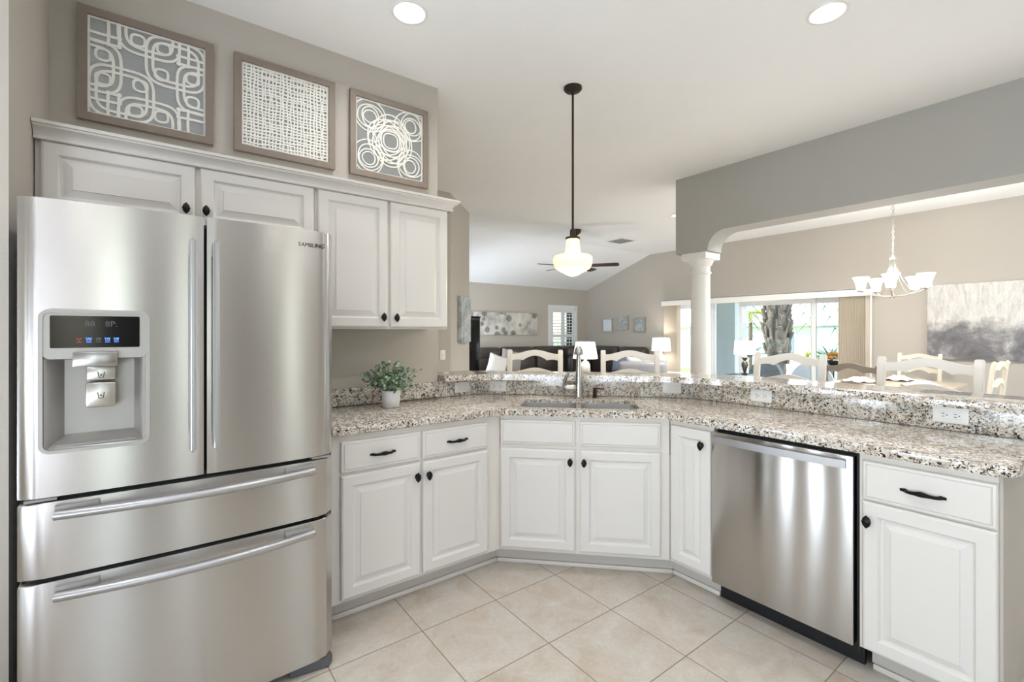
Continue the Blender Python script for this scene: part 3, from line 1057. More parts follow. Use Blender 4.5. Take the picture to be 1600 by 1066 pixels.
for x, m in ((0.136, 'icon_red'), (0.158, 'icon_blue'), (0.180, 'icon_dim'), (0.201, 'icon_blue'), (0.222, 'icon_blue')):
    g = G()
    z = 1.327
    if m == 'icon_red':
        g.ribbon([(x - 0.005, z + 0.004), (x, z - 0.004), (x + 0.005, z + 0.004)], 0.0018, yd - 0.0093, yd - 0.0086)
    else:
        g.ribbon([(x - 0.0055, z + 0.005), (x - 0.004, z - 0.005), (x + 0.004, z - 0.005), (x + 0.0055, z + 0.005)], 0.0020, yd - 0.0093, yd - 0.0086)
        g.box(x - 0.002, x + 0.003, yd - 0.0093, yd - 0.0086, z - 0.001, z + 0.004)
    g.box(x - 0.006, x + 0.006, yd - 0.0093, yd - 0.0086, z - 0.010, z - 0.0085)
    g.obj('display_icon', m, dl)
g = G()
rows = []
for (x0, x1, z0, z1, y) in ((0.058, 0.294, 0.994, 1.270, yd - 0.004), (0.066, 0.286, 1.001, 1.268, yd + 0.004), (0.094, 0.262, 1.030, 1.262, 0.060)):
    rows.append([g.bm.verts.new(p) for p in ((x0, y, z0), (x1, y, z0), (x1, y, z1), (x0, y, z1))])
for a, b in zip(rows, rows[1:]):
    for i in range(4):
        j = (i + 1) % 4
        g.bm.faces.new((a[i], a[j], b[j], b[i]))
g.bm.faces.new(rows[-1])
g.obj('dispenser_recess', 'bezel_grey', dl, fix=False)
G().box(0.080, 0.272, yd + 0.004, 0.045, 1.001, 1.010, 0.002).obj('drip_tray', 'mid_grey_plastic', dl)
G().box(0.122, 0.226, yd - 0.022, 0.03, 1.243, 1.288, 0.003).obj('ice_chute', 'chrome', dl)['label'] = 'pale clear ice chute cover'
g = G().box(0.148, 0.218, 0.020, 0.045, 1.196, 1.243, 0.006)
p1 = g.obj('paddle', 'nickel', dl)
p2 = G().box(0.146, 0.220, 0.014, 0.045, 1.112, 1.192, 0.008).obj('paddle', 'nickel', dl)
for z, y in ((1.214, 0.0195), (1.150, 0.0135)):
    g = G().ribbon([(0.175, z + 0.009), (0.178, z - 0.009), (0.188, z - 0.009), (0.191, z + 0.009)], 0.0022, y - 0.0006, y)
    g.box(0.181, 0.185, y - 0.0006, y, z - 0.003, z + 0.002)
    g.obj('cup_mark', 'outlet_slot', dl)
text_mesh('brand_lettering', 'SAMSUNG', 0.0215, 'logo_grey', dr, Matrix.Translation((0.805, bow(0.805) - 0.0016, 1.682)) @ RX, 0.0012)

# ================================================================== dishwasher
t = thing('dishwasher', 'stainless dishwasher with bar handle between the white cabinets', 'dishwasher', (-1.248, 2.178, 0), 0)
G().box(0.002, 0.606, 0.055, 0.58, 0.105, 0.872).obj('tub', 'black_gap', t)
G().prism([(0.0, 0.052), (0.0, 0.003), (0.004, 0.0), (0.588, 0.0), (0.592, 0.003), (0.592, 0.052)], 0.105, 0.854, 0.003, 2).obj('door', 'steel', t)
G().box(0.0, 0.606, 0.088, 0.11, 0.0, 0.105).obj('kick_plate', 'black_gap', t)
G().box(0.597, 0.606, 0.03, 0.06, 0.07, 0.872).obj('side_seal', 'black_gap', t)
P = [(0.035 + 0.545 * i / 16, -0.040 - 0.012 * (1 - (-1 + i / 8) ** 2), 0.828) for i in range(17)]
g = G().tube(P, 1, sec=(0.014, 0.032))
for x in (0.06, 0.555):
    g.box(x - 0.014, x + 0.014, -0.038, 0.001, 0.818, 0.838)
g.obj('handle', 'steel_smooth', t, smooth=40)

# ================================================================== framed fretwork on the kitchen wall
def fret(label, y0, lattice):
    S = 0.503
    t = thing('framed_fretwork', label, 'wall art', (-2.78, y0, 2.286), R90)
    w = 0.034
    fy = -0.030
    g = G()
    for P in ([(0, 0), (S, 0), (S - w, w), (w, w)], [(0, S), (S, S), (S - w, S - w), (w, S - w)], [(0, 0), (w, w), (w, S - w), (0, S)], [(S, 0), (S - w, w), (S - w, S - w), (S, S)]):
        g.prism_xz(P, fy, 0)
    g.obj('frame', 'frame_wood', t)
    G().box(w - 0.002, S - w + 0.002, -0.012, 0, w - 0.002, S - w + 0.002).obj('mirror_backing', 'mirror_grey', t)
    g = G()
    I0, I = w, S - 2 * w
    k = 0
    clip = lambda v: min(1.0, max(0.0, v))
    mp = lambda p: (I0 + I * clip(p[0]), I0 + I * clip(1 - p[1]))
    for pts, wd, closed in lattice:
        run = []
        for p in pts + ([pts[0]] if closed else []):
            if -0.001 <= p[0] <= 1.001 and -0.001 <= p[1] <= 1.001:
                run.append(p)
            else:
                if len(run) > 1:
                    k += 1
                    g.ribbon([mp(q) for q in run], wd, -0.017 - 0.00006 * k, -0.0115)
                run = []
        if len(run) > 1:
            k += 1
            g.ribbon([mp(q) for q in run], wd, -0.017 - 0.00006 * k, -0.0115)
    for a in (0.004, I - 0.004):
        g.box(I0, I0 + I, -0.0168, -0.0118, I0 + a - 0.004, I0 + a + 0.004)
        g.box(I0 + a - 0.004, I0 + a + 0.004, -0.0166, -0.0118, I0, I0 + I)
    g.obj('fretwork', 'fret_white', t, smooth=0, fix=False)
    return t


def sq_loop(cx, cy, r, k=0.45, n=40):
    """A softly squared loop."""
    P = []
    for i in range(n):
        a = 2 * pi * i / n
        f = lambda v: math.copysign(abs(v) ** k, v)
        P.append((cx + r * f(cos(a)), cy + r * f(sin(a))))
    return P


lat = []
for cx, cy in ((0.5, 0.0), (0.0, 0.5), (1.0, 0.5), (0.5, 1.0)):
    for r in (0.20, 0.262):
        lat.append((sq_loop(cx, cy, r, 0.5, 96), 0.0115, True))
for cx, cy in ((0.27, 0.73), (0.73, 0.27)):
    for r in (0.205, 0.262):
        lat.append((sq_loop(cx, cy, r, 0.5, 96), 0.0115, True))
for cx, cy in ((0.40, 0.12), (0.12, 0.37), (0.62, 0.13), (0.88, 0.38), (0.12, 0.62), (0.38, 0.88), (0.60, 0.88), (0.88, 0.64), (0.42, 0.60), (0.60, 0.42)):
    lat.append((sq_loop(cx, cy, 0.058, 0.7, 24), 0.0105, True))
for v in (0.16, 0.245, 0.755, 0.84):
    lat.append(([(0, v), (0.10, v + 0.004), (0.27, v)], 0.0115, False))
    lat.append(([(0.73, v), (0.9, v - 0.004), (1, v)], 0.0115, False))
    lat.append(([(v, 0), (v + 0.004, 0.1), (v, 0.27)], 0.0115, False))
    lat.append(([(v, 0.73), (v - 0.004, 0.9), (v, 1)], 0.0115, False))
fret('square taupe-framed fretwork panel of looping rounded-square lines over grey mirror', -0.309, lat)

rg = random.Random(3)
lat = []
for i in range(25):
    a = (i + 0.4) / 25 + rg.uniform(-0.006, 0.006)
    b = (i + 0.4) / 25 + rg.uniform(-0.006, 0.006)
    for o in (0, 1):
        ph, am = rg.uniform(0, 6), rg.uniform(0.003, 0.008)
        pts = [((q / 40), (a if o else b) + am * sin(q * 0.45 + ph)) for q in range(41)]
        if o:
            pts = [(y, x) for x, y in pts]
        lat.append((pts, rg.uniform(0.0068, 0.0092), False))
fret('square taupe-framed fretwork panel of fine woven grid lines over grey mirror', 0.283, lat)

lat = []
rg = random.Random(5)


def ring(cx, cy, r, w):
    q = rg.uniform(0.9, 1.1)
    ph = rg.uniform(0, 6)
    lat.append(([(cx + r * q * cos(2 * pi * i / 48) * (1 + 0.03 * sin(3 * 2 * pi * i / 48 + ph)), cy + r / q * sin(2 * pi * i / 48)) for i in range(48)], w, True))


for cx, cy in ((0.20, 0.22), (0.82, 0.22), (0.19, 0.80), (0.81, 0.80)):
    for r in (0.09, 0.13, 0.175, 0.225):
        ring(cx + rg.uniform(-0.012, 0.012), cy + rg.uniform(-0.012, 0.012), r, 0.007)
for a in range(4):
    for r in (0.225, 0.275):
        ring(0.5 + 0.075 * cos(a * pi / 2), 0.5 + 0.075 * sin(a * pi / 2), r, 0.007)
for r in (0.105, 0.14):
    lat.append((sq_loop(0.5, 0.5, r, 0.75, 32), 0.008, True))
fret('square taupe-framed fretwork panel of overlapping circles over grey mirror', 0.873, lat)

# ================================================================== potted plant
px, py = -2.56, 1.045
t = thing('potted_plant', 'small eucalyptus plant in white fluted pot on the granite counter', 'plant', (px, py, 0.9143))
flute = lambda a: 1 + 0.018 * cos(30 * a)
G().lathe([(0.040, 0), (0.046, 0.003), (0.051, 0.05), (0.052, 0.095)], 120, squash=flute, cap=True).obj('pot', 'pot_white', t, smooth=60)
G().lathe([(0.0505, 0.094), (0.052, 0.097), (0.047, 0.098), (0.046, 0.090), (0, 0.088)], 40, cap=False).obj('pot_rim', 'pot_white', t)
rg = random.Random(11)
gs, gl = G(), G()
for k in range(92):
    a = rg.uniform(0, 2 * pi)
    out = rg.uniform(0.03, 0.15) * (1.0 if rg.random() < 0.8 else 1.15)
    hgt = rg.uniform(0.03, 0.185) * (1.25 - out * 2.8)
    P = []
    for i in range(7):
        s = i / 6
        P.append(Vector((out * s ** 1.3 * cos(a) + 0.01 * cos(a), out * s ** 1.3 * sin(a) + 0.01 * sin(a), 0.085 + hgt * (s ** 0.8) * (1 - 0.12 * s))))
    gs.tube(P, [0.0016 - 0.0001 * i for i in range(7)], 5)
    for i in range(2, 7):
        for sd in (-1, 1):
            c = P[i]
            r = rg.uniform(0.009, 0.0165) * (1.1 - 0.05 * i)
            ax = Vector((rg.uniform(-1, 1), rg.uniform(-1, 1), rg.uniform(-0.2, 1))).normalized()
            u = ax.orthogonal().normalized()
            v = ax.cross(u)
            off = (u * cos(a * 3 + i) + v * sin(a * 3 + i)) * r * 0.9 * sd
            n = 7
            ctr = gl.bm.verts.new(c + off + ax * 0.002)
            rim = [gl.bm.verts.new(c + off + (u * cos(2 * pi * q / n) + v * sin(2 * pi * q / n) * 0.85) * r) for q in range(n)]
            for q in range(n):
                gl.bm.faces.new((ctr, rim[q], rim[(q + 1) % n]))
gs.obj('stems', 'stem_brown', t)
gl.obj('foliage', 'leaf_euca', t, fix=False)['kind'] = 'stuff'

# ================================================================== ceiling lights, vent, pendant, fan
CAN_LABEL = {0: 'round recessed ceiling light in front of the framed fretwork panels', 1: 'round recessed ceiling light above the counter near the header',
             2: 'round recessed ceiling light of the living room, beside edge of the header'}
for i, (x, y) in enumerate(CANS):
    if i < 3:
        t = thing('recessed_light', CAN_LABEL[i], 'ceiling light', (x, y, WZ))
        G().lathe([(0.079, 0.0), (0.079, -0.004), (0.083, -0.006), (0.092, -0.004), (0.094, 0.0)], 40, cap=False).obj('trim_ring', 'trim_white', t)
        G().lathe([(0.080, -0.001), (0.072, 0.02), (0.056, 0.085), (0.0, 0.086)], 40, cap=False).obj('reflector', 'trim_white', t)
        G().lathe([(0.050, 0.070), (0.046, 0.066), (0.0, 0.058)], 32, cap=False).obj('bulb', 'bulb_glow', t)
    else:  # unseen fittings added to put more light into the rooms
        t = thing('recessed_light', 'round recessed ceiling light added for brightness, behind the camera or hidden by the header', 'ceiling light', (x, y, WZ), group='added recessed ceiling lights out of view')
        G().lathe([(0.080, 0.0), (0.056, 0.085), (0.0, 0.086)], 24, cap=False).obj('reflector', 'trim_white', t)
    light('can_lamp', 'AREA', (x, y, WZ - 0.008), 4.2 if i in (0, 1, 3, 4, 5, 6, 7) else 24, WARM, shape='DISK', size=0.13, spread=radians(150))

t = thing('air_vent', 'square grey air vent in the living room ceiling', 'vent', (-5.455, 6.52, WZ), radians(0))
G().box(-0.19, 0.19, -0.19, 0.19, -0.010, 0.0, 0.004).obj('vent_frame', 'trim_white', t)
g = G()
for i in range(9):
    y = -0.15 + 0.3 * i / 8
    g.box(-0.16, 0.16, y - 0.012, y + 0.012, -0.016, -0.008)
g.obj('louvres', 'vent_grey', t)

t = thing('pendant_light', 'schoolhouse pendant with glowing cream glass shade on a dark rod', 'pendant light', (-2.229, 2.178, 0))
G().lathe([(0, 2.944), (0.012, 2.944), (0.016, 2.950), (0.050, 2.956), (0.060, 2.966), (0.061, 2.98)], 36).obj('canopy', 'bronze', t)
G().lathe([(0.0075, 2.03), (0.0075, 2.95)], 14).obj('rod', 'bronze', t)
G().lathe([(0.047, 1.966), (0.049, 1.972), (0.046, 1.980), (0.022, 1.985), (0.020, 1.99), (0.020, 2.02), (0.017, 2.032), (0.009, 2.040), (0.0, 2.041)], 28).obj('socket_cap', 'bronze', t)
G().lathe([(0.042, 1.975), (0.044, 1.955), (0.047, 1.915), (0.054, 1.880), (0.060, 1.870), (0.095, 1.862), (0.118, 1.856), (0.128, 1.845), (0.130, 1.825), (0.127, 1.800), (0.120, 1.780), (0.110, 1.768), (0.097, 1.764), (0.092, 1.756), (0.075, 1.750), (0.066, 1.746), (0.050, 1.735), (0.022, 1.724), (0.0, 1.720)], 48).obj('glass_shade', 'pendant_glass', t, smooth=60)
light('pendant_lamp', 'POINT', (-2.229, 2.178, 1.66), 6, (1, 0.86, 0.62), shadow_soft_size=0.05)

FX, FYY = -5.3, 5.26
t = thing('ceiling_fan', 'ceiling fan with five dark wooden blades hanging in the living room', 'ceiling fan', (FX, FYY, 0), radians(37))
G().lathe([(0.0, WZ - 0.09), (0.02, WZ - 0.09), (0.07, WZ - 0.05), (0.075, WZ)], 28).obj('canopy', 'bronze', t)
G().lathe([(0.012, 2.44), (0.012, WZ - 0.08)], 12).obj('downrod', 'bronze', t)
G().lathe([(0.0, 2.33), (0.06, 2.335), (0.10, 2.36), (0.115, 2.40), (0.11, 2.44), (0.06, 2.475), (0.02, 2.49)], 32).obj('motor_housing', 'bronze', t)
for k in range(5):
    M = Matrix.Rotation(2 * pi * k / 5, 4, 'Z') @ Matrix.Translation((0, 0, 2.40)) @ Matrix.Rotation(radians(-12), 4, 'X')
    b = G().prism([(0.17, -0.05), (0.20, -0.058), (0.62, -0.072), (0.655, -0.06), (0.665, -0.03), (0.665, 0.03), (0.655, 0.06), (0.62, 0.072), (0.20, 0.058), (0.17, 0.05)], -0.004, 0.004).xf(M).obj('blade', 'fan_blade', t)
    G().box(0.08, 0.24, -0.018, 0.018, -0.009, -0.004, 0.002).xf(M).obj('blade_arm', 'bronze', b)

# ================================================================== ladder-back chairs
def ladder_chair(name, label, cat, m, seat_z, top_z, w=0.45, dp=0.42, rails=3):
    """Front is -y; the ladder back stands at +y."""
    t = thing(name, label, cat)
    h = w / 2
    yb = dp / 2
    y_at = lambda z: yb - 0.02 + max(0, z - seat_z) * 0.10
    G().prism([(-h + 0.015, -dp / 2), (h - 0.015, -dp / 2), (h - 0.035, yb - 0.03), (-h + 0.035, yb - 0.03)], seat_z - 0.035, seat_z, 0.010).obj('seat', m, t)
    for s in (-1, 1):
        x = s * (h - 0.022)
        P = [(x, yb - 0.01 + 0.03, 0), (x, yb - 0.02, seat_z * 0.5), (x, y_at(seat_z), seat_z), (x, y_at(top_z * 0.5 + seat_z * 0.5), top_z * 0.5 + seat_z * 0.5), (x, y_at(top_z - 0.05), top_z - 0.05), (x, y_at(top_z) + 0.006, top_z - 0.012), (x, y_at(top_z) + 0.016, top_z - 0.002)]
        g = G().tube(P, 1, sec=(0.040, 0.032), up=(0, 1, 0))
        bmesh.ops.bevel(g.bm, geom=[e for e in g.bm.edges], offset=0.005, segments=2, affect='EDGES')
        g.obj('back_post', m, t)
        xl = s * (h - 0.042)
        G().tube([(xl, -dp / 2 + 0.03, 0), (xl, -dp / 2 + 0.03, seat_z - 0.03)], [0.75, 1.05], sec=(0.042, 0.042)).obj('leg', m, t)
        for z in ((0.22, 0.42) if seat_z > 0.6 else (0.18,)):
            G().tube([(xl, -dp / 2 + 0.04, z), (s * (h - 0.024), yb - 0.02, z)], 0.011, 10).obj('stretcher', m, t)
    for z in ((0.28,) if seat_z > 0.6 else ()):
        G().tube([(-h + 0.04, -dp / 2 + 0.03, z), (h - 0.04, -dp / 2 + 0.03, z)], 0.014, 10).obj('footrest', m, t)
    hw = h - 0.034
    ts = [-hw + 2 * hw * i / 40 for i in range(41)]
    for k in range(rails):
        zt = top_z - 0.030 - k * (0.148 if seat_z > 0.6 else 0.165)
        n = lambda x: x / hw
        hi = lambda x, zt=zt: zt + 0.034 * (0.5 + 0.5 * cos(pi * n(x))) ** 1.1
        lo = lambda x, zt=zt: zt - 0.050 + (0.036 * cos(pi * n(x)) if abs(n(x)) < 0.46 else -0.006 + 0.010 * abs(sin(pi * (abs(n(x)) - 0.46) / 0.54)))
        yf = lambda x, zt=zt: y_at(zt) - 0.012 + 0.020 * (1 - n(x) ** 2)
        G().strip(ts, lo, hi, yf, 0.018).obj('ladder_rail', m, t)
    return t


BAR = [(-2.976, 2.473, R45, 'white ladder-back bar chair behind the sink nearest the wall cabinets'),
       (-2.434, 3.015, R45, 'white ladder-back bar chair behind the sink nearest the column'),
       (-1.424, 3.50, 0, 'white ladder-back bar chair in front of the sliding glass door'),
       (-0.690, 3.50, 0, 'white ladder-back bar chair in front of the dining table')]
bc = None
for x, y, r, lab in BAR:
    lx, ly = x + 0.25 * sin(r), y - 0.25 * cos(r)
    if bc is None:
        bc = ladder_chair('bar_chair', lab, 'chair', 'chair_white', 0.735, 1.195, w=0.465, dp=0.40)
        bc.location, bc.rotation_euler = (lx, ly, 0), (0, 0, r)
        bc['group'] = 'white bar chairs along the granite bar'
    else:
        copy_thing(bc, (lx, ly, 0), r, lab)

c1 = ladder_chair('dining_chair', 'taupe ladder-back dining chair with its back to the bar', 'chair', 'chair_taupe', 0.46, 1.06)
c1.location, c1.rotation_euler = (-1.52, 5.24, 0), (0, 0, pi)
c2 = ladder_chair('dining_chair', 'cream ladder-back dining chair against the dining room wall', 'chair', 'chair_cream', 0.46, 1.06)
c2.location = (-1.65, 7.66, 0)
c3 = ladder_chair('dining_chair', 'cream dining chair seen edge-on at side of the table below the big painting', 'chair', 'chair_cream', 0.46, 1.06)
c3.location, c3.rotation_euler = (-1.00, 6.52, 0), (0, 0, radians(-96))

# ------------------------------------------------------------------ dining table and settings
TX, TY = -1.62, 6.42
t = thing('dining_table', 'pale wooden dining table laid with napkins under the chandelier', 'table', (TX, TY, 0))
G().box(-0.52, 0.52, -0.95, 0.95, 0.722, 0.758, 0.010).obj('tabletop', 'table_wood', t)
G().box(-0.42, 0.42, -0.83, 0.83, 0.64, 0.722).obj('apron', 'chair_white', t)
for sx in (-1, 1):
    for sy in (-1, 1):
        G().lathe([(0.028, 0), (0.03, 0.1), (0.036, 0.4), (0.042, 0.55), (0.046, 0.722)], 16, (sx * 0.40, sy * 0.80, 0)).obj('leg', 'chair_white', t)
LAB = [('beside the taupe chair', -0.12, -0.66), ('at far end beside the cream chair', -0.05, 0.68), ('beside the edge-on chair', 0.28, 0.12), ('nearest the sliding door', -0.28, 0.10)]
rg = random.Random(2)
for lab, dx, dy in LAB:
    o = G().lathe([(0.0, 0), (0.185, 0), (0.187, 0.004), (0.0, 0.005)], 36).obj('placemat', 'placemat', None, loc=(TX + dx, TY + dy, 0.759))
    tag(o, 'round dark woven placemat on the dining table ' + lab, 'placemat', 'placemats on the dining table')
    g = G()
    n = 30
    hubs = g.bm.verts.new((0, 0, 0.045))
    rows = []
    for rr, zz in ((0.05, 0.05), (0.10, 0.026), (0.145, 0.006)):
        rows.append([g.bm.verts.new((rr * (1 + 0.16 * sin(5 * a + rr * 30)) * cos(a), rr * (1 + 0.16 * sin(5 * a + rr * 30)) * sin(a), max(0.001, zz + 0.013 * sin(7 * a + rr * 40)))) for a in [2 * pi * i / n for i in range(n)]])
    for i in range(n):
        j = (i + 1) % n
        g.bm.faces.new((hubs, rows[0][i], rows[0][j]))
        for a, b in zip(rows, rows[1:]):
            g.bm.faces.new((a[i], b[i], b[j], a[j]))
    o = g.obj('napkin', 'napkin', None, loc=(TX + dx, TY + dy, 0.7645), rotz=rg.uniform(0, 6), smooth=80)
    tag(o, 'cream ruffled napkin on the placemat ' + lab, 'napkin', 'napkins on the dining table')

# ------------------------------------------------------------------ chandelier
HX, HY = -1.57, 6.45
t = thing('chandelier', 'brushed nickel chandelier with five glowing white bell shades over the dining table', 'chandelier', (HX, HY, 0))
G().lathe([(0.0, WZ - 0.04), (0.03, WZ - 0.04), (0.06, WZ - 0.015), (0.062, WZ)], 24).obj('canopy', 'nickel', t)
g = G()
z, k = WZ - 0.045, 0
while z > 2.20:
    M = Matrix.Translation((0, 0, z - 0.02)) @ Matrix.Rotation(k * pi / 2, 4, 'Z')
    P = [M @ Vector((0.010 * cos(a), 0, 0.020 * sin(a))) for a in [2 * pi * i / 12 for i in range(13)]]
    g.tube(P, 0.0025, 6, cap=False)
    z -= 0.033
    k += 1
g.obj('chain', 'nickel', t)
G().lathe([(0.0, 2.20), (0.016, 2.19), (0.032, 2.165), (0.034, 2.15), (0.022, 2.145), (0.018, 1.98), (0.014, 1.78), (0.020, 1.755), (0.024, 1.735), (0.012, 1.715), (0.0, 1.71)], 24).obj('stem', 'nickel', t)
for k in range(5):
    a = radians(64) + 2 * pi * k / 5
    ca, sa = cos(a), sin(a)
    g = G()
    rz = [(0.02, 1.742), (0.10, 1.745), (0.20, 1.765), (0.29, 1.80), (0.30, 1.815)]
    g.tube([(r * ca, r * sa, zz) for r, zz in rz], 0.0065, 10)
    rz = [(0.022, 2.15), (0.035, 2.06), (0.075, 1.93), (0.14, 1.82), (0.20, 1.768)]
    g.tube([(r * ca, r * sa, zz) for r, zz in rz], 0.005, 10)
    g.lathe([(0.0, 1.802), (0.030, 1.805), (0.032, 1.818), (0.0, 1.82)], 18, (0.29 * ca, 0.29 * sa, 0))
    arm = g.obj('arm', 'nickel', t)
    G().lathe([(0.042, 1.820), (0.046, 1.86), (0.056, 1.91), (0.080, 1.965), (0.078, 1.966), (0.053, 1.912), (0.043, 1.86), (0.039, 1.823)], 28, (0.29 * ca, 0.29 * sa, 0), cap=False).obj('bell_shade', 'chandelier_glass', arm, smooth=60)
    light('chandelier_lamp', 'POINT', (HX + 0.29 * ca, HY + 0.29 * sa, 1.99), 7, WARM, shadow_soft_size=0.04)

# ------------------------------------------------------------------ wall art and paintings
t = thing('painting', 'large canvas, pale above a dark smoky band, on the dining room wall', 'painting', (-0.83, FY - 0.001, 1.478))
G().box(-0.793, 0.793, -0.04, 0, -0.487, 0.487, 0.004).obj('canvas', 'painting_horizon', t)
t = thing('painting', 'long low canvas of grey rings above the dark sofa', 'painting', (WEST_X + 0.001, 5.56, 1.518), R90)
G().box(-1.03, 1.03, -0.04, 0, -0.235, 0.235, 0.003).obj('canvas', 'painting_circles', t)
c = at45(0.395, 0.001)
t = thing('painting', 'tall narrow deep-edged silvery canvas on angled wall past the wall cabinets', 'painting', (c[0], c[1], 1.505), radians(135))
G().box(-0.245, 0.245, -0.055, 0, -0.29, 0.29, 0.003).obj('canvas', 'painting_blocks', t)
for x, z, m, lab, cat in ((-7.238, 1.498, 'print_window_glare', 'small square picture, window glare painted pale, on living room wall nearest the room corner', 'picture'),
                          (-6.79, 1.551, 'painting_small', 'small square silver-framed picture, highest one of the row above the sofa', 'picture'),
                          (-6.337, 1.502, 'painting_blocks', 'small square silver-framed picture above the sofa nearest the sliding door', 'picture')):
    t = thing('wall_picture', lab, cat, (x, FY - 0.001, z), 0, 'small square pictures on the living room wall')
    s = 0.155
    g = G()
    for P in ([(-s, -s), (s, -s), (s - 0.025, -s + 0.025), (-s + 0.025, -s + 0.025)], [(-s, s), (s, s), (s - 0.025, s - 0.025), (-s + 0.025, s - 0.025)],
              [(-s, -s), (-s + 0.025, -s + 0.025), (-s + 0.025, s - 0.025), (-s, s)], [(s, -s), (s - 0.025, -s + 0.025), (s - 0.025, s - 0.025), (s, s)]):
        g.prism_xz(P, -0.03, 0)
    g.obj('frame', 'nickel', t)
    G().box(-s + 0.02, s - 0.02, -0.018, 0, -s + 0.02, s - 0.02).obj('picture', m, t)

# ------------------------------------------------------------------ living room seating
t = thing('sectional_sofa', 'dark brown leather L-shaped sectional sofa along two walls of living room', 'sofa', (0, 0, 0))
G().box(-7.84, -6.85, 4.30, 8.12, 0.06, 0.30, 0.03).box(-6.90, -5.95, 7.15, 8.12, 0.06, 0.30, 0.03).obj('base', 'leather', t)
ys = [4.62, 5.48, 6.34, 7.20]
for a, b in zip(ys, ys[1:]):
    G().box(-7.60, -6.80, a + 0.008, b - 0.008, 0.29, 0.48, 0.05, 4).obj('seat_cushion', 'leather', t)
    bk_ = G().box(-7.86, -7.56, a + 0.008, b - 0.008, 0.40, 0.84, 0.09, 5).xf(Matrix.Identity(4)).obj('back_cushion', 'leather', t)
    G().box(-7.86, -7.60, a + 0.012, b - 0.012, 0.74, 1.035, 0.09, 5).obj('headrest', 'leather', bk_)
bk_ = G().box(-7.86, -7.45, 7.21, 8.12, 0.40, 0.84, 0.09, 5).obj('back_cushion', 'leather', t)
G().box(-7.86, -7.45, 7.21, 8.12, 0.74, 1.035, 0.10, 5).obj('headrest', 'leather', bk_)
for a, b in ((-7.44, -6.70), (-6.69, -5.99)):
    G().box(a + 0.008, b - 0.008, 7.12, 7.90, 0.29, 0.48, 0.05, 4).obj('seat_cushion', 'leather', t)
    bk_ = G().box(a + 0.008, b - 0.008, 7.82, 8.13, 0.40, 0.84, 0.09, 5).obj('back_cushion', 'leather', t)
    G().box(a + 0.012, b - 0.012, 7.87, 8.13, 0.74, 1.03, 0.09, 5).obj('headrest', 'leather', bk_)
G().box(-7.84, -6.82, 4.25, 4.56, 0.06, 0.64, 0.10, 5).obj('armrest', 'leather', t)
G().box(-6.02, -5.86, 7.12, 8.10, 0.06, 0.62, 0.07, 5).obj('armrest', 'leather', t)


def pillow(label, loc, rot, m, s=0.44, d=0.15):
    g = G()
    n = 16
    sides = []
    for sg in (-1, 1):
        rows = []
        for i in range(n + 1):
            row = []
            for j in range(n + 1):
                u, v = -1 + 2 * i / n, -1 + 2 * j / n
                pinch = 1 - 0.07 * (1 - v * v) * abs(u) ** 3, 1 - 0.07 * (1 - u * u) * abs(v) ** 3
                h = (max(0, 1 - u ** 4) * max(0, 1 - v ** 4)) ** 0.55
                row.append(g.bm.verts.new((u * s / 2 * pinch[0], sg * h * d / 2, v * s / 2 * pinch[1])))
            rows.append(row)
        for a, b in zip(rows, rows[1:]):
            for j in range(n):
                g.bm.faces.new((a[j], b[j], b[j + 1], a[j + 1]))
    bmesh.ops.remove_doubles(g.bm, verts=g.bm.verts[:], dist=1e-5)
    o = g.obj('throw_pillow', m, None, smooth=80)
    o.location = loc
    o.rotation_euler = rot
    return tag(o, label, 'pillow')


pillow('white throw pillow tilted on the dark sofa beside the black cabinet', (-6.95, 4.87, 0.735), (radians(-14), radians(20), radians(75)), 'pillow_white', 0.39)
pillow('grey throw pillow leaning on the sofa behind the white pillow', (-7.14, 5.33, 0.772), (radians(-14), radians(16), radians(80)), 'pillow_grey', 0.46)
pillow('blue-grey throw pillow on the sofa behind the grey armchair', (-6.40, 7.66, 0.70), (radians(-14), 0, 0), 'pillow_blue', 0.42)

t = thing('armchair', 'pale grey leather armchair with its back to the bar in living room', 'armchair', (-4.63, 6.06, 0), radians(216))
G().box(-0.40, 0.40, -0.42, 0.40, 0.0, 0.40, 0.03).obj('base', 'leather_grey', t)
G().box(-0.30, 0.30, -0.44, 0.28, 0.38, 0.50, 0.05, 4).obj('seat_cushion', 'leather_grey', t)
G().box(-0.36, 0.36, 0.24, 0.44, 0.36, 0.90, 0.07, 5).obj('backrest', 'leather_grey', t)
for s in (-1, 1):
    G().box(min(s * 0.30, s * 0.43), max(s * 0.30, s * 0.43), -0.42, 0.30, 0.36, 0.64, 0.05, 4).obj('armrest', 'leather_grey', t)
pillow('white throw pillow standing on the pale grey armchair', (-4.80, 6.22, 0.73), (radians(-12), 0, radians(216)), 'pillow_white', 0.44)

t = thing('media_cabinet', 'tall black cabinet standing past the angled wall', 'cabinet', (-6.35, 3.66, 0))
G().box(-0.25, 0.25, -0.30, 0.29, 0.0, 1.57, 0.008).obj('carcass', 'media_black', t)
G().box(-0.26, 0.26, -0.31, 0.30, 1.57, 1.59, 0.004).obj('top_board', 'black_gloss', t)
G().box(0.25, 0.262, -0.27, 0.26, 0.08, 1.53, 0.004).obj('door', 'black_gloss', t)


